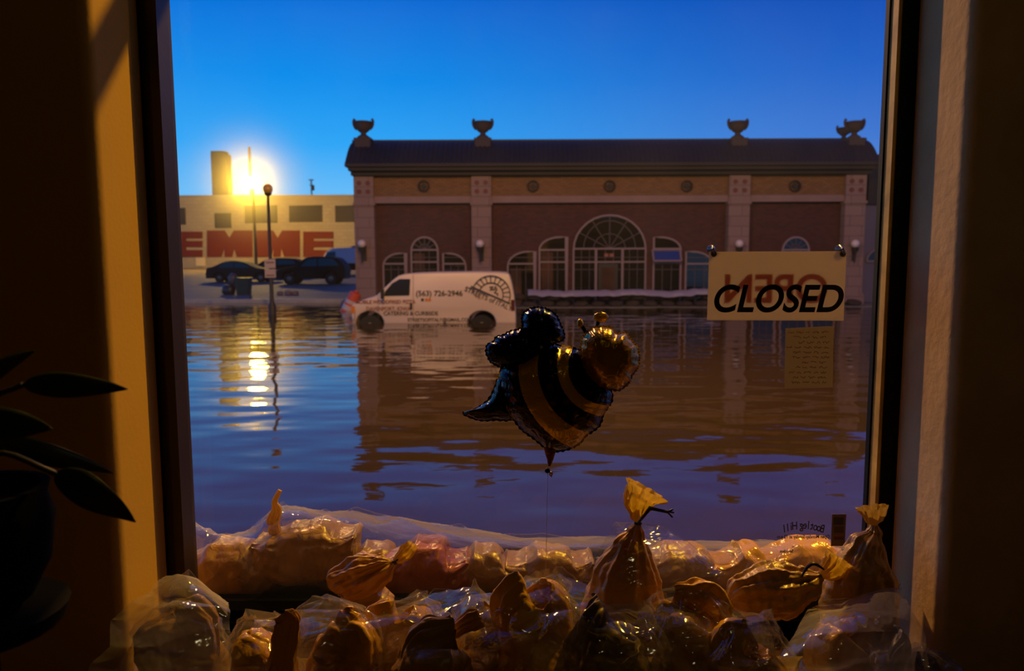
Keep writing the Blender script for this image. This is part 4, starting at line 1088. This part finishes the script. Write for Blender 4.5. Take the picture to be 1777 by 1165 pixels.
lying(1238, 1345, 944, 1045, OY-.03, 'yellow tan sandbag outside the glass right of centre below the clear film', yel, 8)
lying(1318, 1480, 936, 1045, OY, 'yellow tan sandbag outside the glass behind the mirrored lettering', yel, 9)
# twisted neck standing up at the left
pp = [at(px, py, OY-.02) for px, py in ((478, 925), (474, 905), (480, 885), (477, 870), (486, 851))]
nk = bagthing(pp[0], 'upright twisted bag neck poking up at the left above the outer sandbags')
sack('twisted_neck', pp, [.022, .022, .018, .010, .008], [.018, .02, .012, .010, .005], neckm, nk, pleat=[.006, .008, .006, .004, .002], amp=.008, f=16, seed=12, n=60, rings=50)
# clear film over the outer row
sheet('clear_plastic_film', [
    [(318, 870, 2.90), (352, 915, 2.92), (397, 933, 2.92), (440, 915, 2.92), (486, 876, 2.93), (540, 884, 2.93), (612, 888, 2.93), (700, 899, 2.93), (800, 915, 2.93), (920, 929, 2.92), (1040, 932, 2.92), (1200, 936, 2.92), (1330, 938, 2.92), (1420, 936, 2.92), (1500, 950, 2.9)],
    [(318, 925, 2.74), (352, 928, 2.75), (397, 936, 2.74), (440, 926, 2.73), (486, 902, 2.72), (540, 902, 2.72), (612, 912, 2.73), (700, 925, 2.74), (800, 938, 2.74), (920, 946, 2.74), (1040, 948, 2.74), (1200, 950, 2.74), (1330, 952, 2.73), (1420, 950, 2.73), (1500, 965, 2.72)],
    [(318, 992, 2.67), (352, 996, 2.66), (397, 1000, 2.66), (440, 1000, 2.66), (500, 994, 2.66), (550, 975, 2.66), (612, 950, 2.67), (700, 962, 2.68), (800, 972, 2.68), (920, 976, 2.68), (1040, 980, 2.68), (1150, 985, 2.67), (1250, 998, 2.66), (1400, 986, 2.66), (1500, 985, 2.66)],
    ], hazyp, None, nu=300, nv=60, amp=.022, f=7, seed=3, label='hazy clear plastic film spread over the sandbags outside the glass', cat='plastic film')
# ---- inner sandbags on the window bench
def film(name, pts, r, mat=None, seed=0, parent=None, **k):
    pass
# tall tied bag in the middle
P = [at(px, py, Y) for px, py, Y in ((1088, 1110, 2.22), (1084, 1060, 2.22), (1086, 1005, 2.23), (1094, 955, 2.24), (1103, 925, 2.25), (1107, 907, 2.25))]
th = bagthing(P[0], 'tall tan bag with tied neck and open flared top, right of the balloon string', name='tied_sandbag')
sack('cloth', P, [.13, .135, .105, .060, .024, .010], [.09, .10, .08, .045, .02, .010], neckb, th, pleat=[.0, .004, .010, .013, .008, .003], amp=.010, f=9, seed=20, n=150, rings=100)
P2 = [at(px, py, 2.25) for px, py in ((1107, 907), (1107, 895), (1109, 878), (1113, 862), (1121, 848))]
sack('open_top', P2, [.010, .022, .040, .050, .060], [.008, .014, .022, .030, .036], neckm, th, pleat=[.003, .010, .014, .016, .02], amp=.012, f=14, seed=21, n=120, rings=40, open_end=True)
q0 = at(1128, 882, 2.22); tt = MB().tube([at(1107, 908, 2.235), at(1118, 895, 2.22), q0, at(1145, 886, 2.22), at(1160, 889, 2.22)], [.004, .005, .007, .005, .005], 8)
tt.tube([at(1158, 889, 2.22), at(1168, 884, 2.22)], .003, 6).tube([at(1158, 889, 2.22), at(1167, 898, 2.22)], .003, 6).tube([at(1156, 888, 2.22), at(1170, 890, 2.215)], .003, 6)
tt.lathe([(.011, -.004), (.014, 0), (.011, .004)], at(1107, 908, 2.25), 12).build('tie', tie, th, smooth=40)
# clear film tent around the tied bag
sheet('clear_plastic_film', [
    [(1068, 905, 2.30), (1110, 912, 2.31), (1152, 918, 2.31), (1195, 945, 2.30), (1240, 975, 2.29)],
    [(1040, 955, 2.22), (1090, 955, 2.20), (1140, 960, 2.20), (1190, 970, 2.22), (1240, 985, 2.25)],
    [(1008, 1015, 2.16), (1070, 1020, 2.13), (1140, 1015, 2.13), (1200, 1005, 2.18), (1260, 1000, 2.22)]],
    clearp, None, nu=90, nv=70, amp=.012, f=8, seed=9, label='clear plastic film standing up like a tent around the tall tied bag', cat='plastic film')
# gathered brown bag on the left with its neck pointing right
P = [at(px, py, Y) for px, py, Y in ((596, 1030, 2.30), (602, 1015, 2.30), (632, 1000, 2.29), (665, 985, 2.28), (684, 976, 2.28))]
th = bagthing(at(640, 1060, 2.3), 'gathered brown bag with pleats running to a knot, left of centre', name='tied_sandbag')
sack('cloth', P, [.025, .065, .068, .040, .010], [.025, .06, .07, .035, .010], neckb, th, pleat=[.004, .010, .016, .014, .004], amp=.012, f=11, seed=24, n=140, rings=80)
P = [at(px, py, Y) for px, py, Y in ((640, 1120, 2.28), (640, 1080, 2.29), (638, 1040, 2.30), (640, 1012, 2.30))]
sack('lower_cloth', P, [.09, .095, .085, .04], [.07, .08, .07, .04], sandy, th, amp=.010, f=9, seed=25, n=90, rings=50)
P = [at(px, py, 2.28) for px, py in ((684, 976), (694, 968), (706, 958), (716, 945))]
sack('open_top', P, [.008, .016, .022, .016], [.008, .014, .018, .012], neckm, th, pleat=[.003, .008, .010, .010], amp=.010, f=18, seed=26, n=70, rings=30, open_end=True)
MB().lathe([(.010, -.006), (.012, 0), (.010, .006)], at(685, 975, 2.28), 12).tube([at(685, 975, 2.27), at(690, 972, 2.262)], .003, 6).build('tie', tie, th, smooth=40)
# bag at the right with dark zip tie and flared top
P = [at(px, py, Y) for px, py, Y in ((1262, 1045, 2.24), (1290, 1035, 2.24), (1350, 1025, 2.24), (1400, 1012, 2.24), (1425, 1000, 2.24))]
th = bagthing(at(1340, 1080, 2.24), 'dark tan bag lying at the right, closed by a curved black zip tie', name='tied_sandbag')
sack('cloth', P, [.02, .07, .085, .05, .014], [.02, .055, .075, .045, .014], sandy, th, pleat=[.006, .012, .014, .012, .004], amp=.014, f=9, seed=30, n=140, rings=90)
P = [at(px, py, 2.24) for px, py in ((1425, 1000), (1436, 992), (1448, 980), (1456, 968))]
sack('open_top', P, [.012, .028, .036, .038], [.010, .018, .020, .022], neckm, th, pleat=[.004, .012, .016, .018], amp=.014, f=15, seed=31, n=90, rings=36, open_end=True)
zt2 = [at(px, py, 2.20) for px, py in ((1391, 1001), (1400, 986), (1410, 979), (1420, 982), (1430, 989))]
MB().tube(spline(zt2, 16), [.0025+.003*math.sin(PI*k/15) for k in range(16)], 8).build('zip_tie', tie, th, smooth=40)
# big bag in the right corner with its neck up
P = [at(px, py, Y) for px, py, Y in ((1490, 1120, 2.26), (1492, 1060, 2.27), (1496, 1000, 2.28), (1506, 950, 2.30), (1516, 925, 2.31), (1518, 912, 2.31))]
th = bagthing(P[0], 'big dark olive bag in the right window corner with its tied neck standing up', name='tied_sandbag')
sack('cloth', P, [.12, .12, .10, .055, .02, .010], [.08, .09, .08, .05, .02, .010], sandy, th, pleat=[0, .004, .008, .010, .006, .003], amp=.012, f=8, seed=34, n=130, rings=90)
P = [at(px, py, 2.31) for px, py in ((1518, 912), (1516, 902), (1516, 890), (1515, 880))]
sack('open_top', P, [.010, .026, .040, .046], [.008, .016, .02, .022], neckm, th, pleat=[.003, .010, .012, .014], amp=.012, f=15, seed=35, n=80, rings=30, open_end=True)
# front row of bags
def upright(px, pyt, w, Y, label, mat, seed, neck=None, wrapm=None, pyb=1260, amp=.016, dep=.10, lean=0, cap=True):
    s = Y/F
    top_ = at(px, pyt, Y); b_ = at(px-lean, pyb, Y); b_.z = max(b_.z, .745)
    H = top_.z-b_.z; W2 = w*s/2
    th = bagthing(b_, label)
    rq = random.Random(seed); wob = [Vector((rq.uniform(-.3, .3)*W2, rq.uniform(-.02, .02), 0))*k for k in (0, .3, .8, 1, 1.05, 1.1)]
    Q = [b_.lerp(top_, k)+wv for k, wv in zip((0, .15, .45, .78, .95, 1), wob)]
    sack('cloth', Q, [W2*.8, W2, W2*rq.uniform(.85, 1.05), W2*rq.uniform(.75, 1), W2*rq.uniform(.5, .8), W2*rq.uniform(.45, .85)], [dep*.8, dep, dep, dep*.75, dep*.4, dep*.07], mat, th, pleat=[0, 0, 0, .003, .007, .006], amp=amp*1.2, f=6, e=.8, fc=.012, fl=7, rag=.02, seed=seed, n=120, rings=90, fine=.0018)
    if wrapm:
        Q = [b_.lerp(top_+Vector((0, 0, .02)), k) for k in (0, .15, .45, .78, 1.0, 1.16)]
        sack('clear_wrap', Q, [W2*.8+.012, W2+.024, W2+.030, W2*.98+.02, W2*.75+.012, W2*.55], [dep*.8+.012, dep+.02, dep+.022, dep*.8+.02, dep*.4+.012, dep*.05], wrapm, th, pleat=[0, 0, .004, .008, .012, .008], amp=.010, f=6, e=.8, fc=.022, fl=7, rag=.03, seed=seed+200, n=150, rings=110, fine=.002)
    return th
upright(318, 1090, 150, 2.10, 'brownish bag in clear plastic on the bench at the far left', sandy, 40, wrapm=clearp, lean=10)
upright(455, 1100, 120, 2.06, 'crumpled yellow bag low between the far left bag and the pleated neck', yel, 41, wrapm=clearp)
upright(590, 1084, 150, 2.05, 'yellow bag wrapped in clear plastic left of centre in the front row', yel, 42, wrapm=clearp)
upright(700, 1072, 135, 2.12, 'yellow bag behind the pointed pale one in the front row', yel, 43, wrapm=clearp)
upright(765, 1112, 150, 1.92, 'pointed pale tan bag closest to the camera left of centre', sandy, 44, wrapm=None, amp=.012)
upright(838, 1078, 120, 2.14, 'dim tan bag right behind the pointed pale one', sandy, 45, wrapm=clearp)
upright(930, 1040, 150, 2.10, 'round shiny yellow bag under clear plastic below the balloon string', yel, 46, wrapm=clearp, amp=.010)
upright(1070, 1092, 150, 2.02, 'dark brown bag with clear wrapping below the tall tied bag', M('brown_bag_cloth', (104, 80, 44), .5, bump=.003, bscale=20), 47, wrapm=clearp)
upright(1190, 1062, 160, 2.08, 'bright yellow bag in crinkled clear wrap right of centre in the front row', yel, 48, wrapm=clearp)
upright(1300, 1112, 140, 1.95, 'yellow bag low in the front row beside the dark gap at right', yel, 49, wrapm=clearp)
upright(490, 1072, 60, 1.98, 'pleated pale bag neck standing in the front row at left', neckb, 51, amp=.008, dep=.03)
P = [at(px, py, 1.96) for px, py in ((776, 1106), (790, 1096), (806, 1085), (820, 1078), (834, 1072))]
th = bagthing(P[0], 'small pale flared bag mouth leaning right above the pointed pale bag')
sack('cloth', P, [.010, .018, .022, .026, .024], [.008, .012, .014, .016, .010], neckb, th, pleat=[.003, .006, .008, .010, .010], amp=.010, f=16, seed=52, n=90, rings=50, open_end=True)
# clear sheets over the front row
def bigsheet(rows, mat, seed, label, **k): return sheet('clear_plastic_film', rows, mat, None, seed=seed, label=label, cat='plastic film', **k)
bigsheet([[(290, 996, 2.36), (340, 1000, 2.36), (400, 1040, 2.30)], [(245, 1035, 2.12), (310, 1025, 2.05), (395, 1060, 2.06)], [(190, 1105, 2.02), (290, 1110, 1.94), (402, 1115, 1.98)], [(150, 1190, 1.96), (280, 1220, 1.90), (405, 1220, 1.94)]],
         hazyp, 61, 'clear plastic bag draped over the far left sandbag in front of the frame foot', nu=100, nv=110, amp=.040, f=6, fine=.0012)
bigsheet([[(440, 1062, 2.26), (520, 1050, 2.26), (600, 1052, 2.26), (700, 1040, 2.28), (790, 1022, 2.28), (826, 1008, 2.28), (860, 1035, 2.28)], [(440, 1090, 2.10), (520, 1095, 2.05), (600, 1080, 2.02), (700, 1075, 2.05), (790, 1065, 2.08), (830, 1050, 2.10), (860, 1060, 2.12)], [(430, 1200, 1.98), (520, 1200, 1.95), (600, 1180, 1.93), (700, 1160, 1.97), (790, 1150, 2.00), (830, 1130, 2.02), (860, 1120, 2.05)]],
         clearp, 62, 'clear plastic film over the left half of the front row of bags', nu=170, nv=80, amp=.042, f=6, fine=.0012)
bigsheet([[(800, 1045, 2.26), (880, 1022, 2.28), (950, 996, 2.28), (1010, 1012, 2.27), (1090, 1050, 2.24), (1140, 1040, 2.24)], [(800, 1080, 2.08), (880, 1065, 2.06), (950, 1050, 2.02), (1010, 1055, 2.02), (1090, 1085, 2.0), (1140, 1080, 2.0)], [(800, 1180, 2.0), (880, 1180, 1.96), (950, 1180, 1.92), (1010, 1180, 1.92), (1090, 1190, 1.92), (1140, 1190, 1.92)]],
         clearp, 63, 'clear plastic film peaking under the balloon string over the middle bags', nu=140, nv=90, amp=.042, f=6, fine=.0012)
bigsheet([[(1120, 1045, 2.2), (1180, 1040, 2.22), (1240, 1045, 2.22), (1290, 1062, 2.2), (1325, 1080, 2.15)], [(1110, 1100, 2.0), (1180, 1090, 1.97), (1240, 1100, 1.98), (1300, 1110, 1.96), (1340, 1120, 1.98)], [(1110, 1200, 1.92), (1180, 1190, 1.9), (1240, 1200, 1.88), (1310, 1210, 1.87), (1365, 1210, 1.9)]],
         clearp, 64, 'clear plastic film over the bright yellow bags right of centre', nu=110, nv=80, amp=.042, f=6, fine=.0012)
P = [at(px, py, Y) for px, py, Y in ((1480, 1240, 2.02), (1480, 1180, 2.04), (1485, 1110, 2.06), (1490, 1060, 2.08))]
bigsheet([[(1420, 1050, 2.22), (1480, 1040, 2.20), (1545, 1022, 2.2), (1560, 1010, 2.2)], [(1385, 1095, 2.04), (1460, 1080, 1.98), (1540, 1065, 2.0), (1585, 1060, 2.05)], [(1355, 1150, 1.95), (1450, 1140, 1.88), (1550, 1130, 1.9), (1610, 1140, 1.98)], [(1330, 1220, 1.92), (1450, 1220, 1.85), (1560, 1220, 1.86), (1640, 1220, 1.95)]],
         hazyp, 65, 'big hazy plastic bag in front of the right window corner', nu=110, nv=100, amp=.032, f=6, fine=.0012)
upright(1455, 1105, 130, 2.08, 'tan bag inside the big hazy plastic bag at the right', yel, 55, amp=.014)
upright(1570, 1150, 150, 2.0, 'dark grey blue bag at the far right below the lit plaster', M('grey_blue_bag', (60, 56, 66), .4, bump=.003, bscale=18), 56, wrapm=hazyp)

# ---------------- potted plant at the left ----------------
leafm = M('dark_waxy_leaf', (34, 40, 22), .35, spec=.5)
potm = M('dark_glazed_pot', (5, 4, 4), .9, spec=.1)
PY = 1.25
base = at(-40, 1180, PY)
pl_ = thing('potted_plant', (base.x, PY, RZ0), 'large potted plant with pointed dark leaves standing at the left of the window', 'plant')
cx_ = at(-50, 900, PY).x
# stand, pot and saucer
zp0, zp1 = at(0, 1060, PY).z, at(0, 850, PY).z
MB().lathe([(.16, RZ0), (.16, RZ0+.02), (.03, RZ0+.05), (.025, zp0-.06), (.13, zp0-.03), (.14, zp0-.0)], (cx_, PY, 0), 24).build('stand', potm, pl_, smooth=40)
MB().lathe([(.06, zp0), (.085, zp0+.02), (.115, zp0+.08), (.125, zp0+.16), (.115, zp1-.02), (.12, zp1), (.105, zp1), (.10, zp1-.03)], (cx_, PY, 0), 32).build('pot', potm, pl_, smooth=50)
def leaf(p0, p1, wd, bend=(0, 0, 1), droop=.0, n=24, nm='leaf', mat=None):
    p0, p1 = Vector(p0), Vector(p1); d = (p1-p0); up = Vector(bend).normalized(); vs = []
    m = 8
    for i in range(n+1):
        t_ = i/n; c = p0+d*t_+Vector((0, 0, -droop*t_*t_+droop*t_))
        hw = wd*math.sin(PI*min(1, t_**.75*.98+.02))**.8*(1-t_*.15) if 0 < i < n else .001
        for j in range(m+1):
            s = j/m*2-1
            vs.append(c+up*s*hw+Vector((0, -.25*hw*(1-s*s), 0))+Vector((0, .002*math.sin(t_*9), 0)))
    fs = [(i*(m+1)+j, (i+1)*(m+1)+j, (i+1)*(m+1)+j+1, i*(m+1)+j+1) for i in range(n) for j in range(m)]
    o = MB().add(vs, fs).tube([p0, p0+d*.5+Vector((0, .004, droop*.25)), p0+d*.97+Vector((0, .004, 0))], [.004, .002, .0008], 6).build(nm, mat or leafm, pl_, smooth=60)
    md = o.modifiers.new('thickness', 'SOLIDIFY'); md.thickness = .0015
    return o
crown = Vector((cx_, PY, zp1))
stems = MB()
def stem_leaf(a_, c_, wd, bend, droop=0, Y0=None):
    stems.tube(spline([crown, crown.lerp(a_, .5)+Vector((-.02, 0, .05)), a_], 10), .005, 7)
    leaf(a_, c_, wd, bend, droop)
stem_leaf(at(40, 668, PY), at(221, 676, PY+.02), .023, (.02, .2, 1), .012)
stem_leaf(at(95, 822, PY), at(235, 907, PY+.02), .032, (.75, .1, 1.1), .02)
stem_leaf(at(-20, 770, PY+.05), at(196, 822, PY+.1), .024, (-.1, .2, 1), .03)
stem_leaf(at(-80, 700, PY-.05), at(60, 610, PY), .03, (.4, .2, 1), .02)
stem_leaf(at(-60, 740, PY-.08), at(90, 745, PY-.08), .03, (.1, .3, 1), .02)
stem_leaf(at(-160, 640, PY), at(-250, 560, PY), .03, (.3, .3, 1), .02)
stem_leaf(at(-160, 700, PY), at(-280, 760, PY), .03, (-.3, .3, 1), .02)
stems.build('stems', M('plant_stem', (50, 44, 26), .6), pl_, smooth=60)
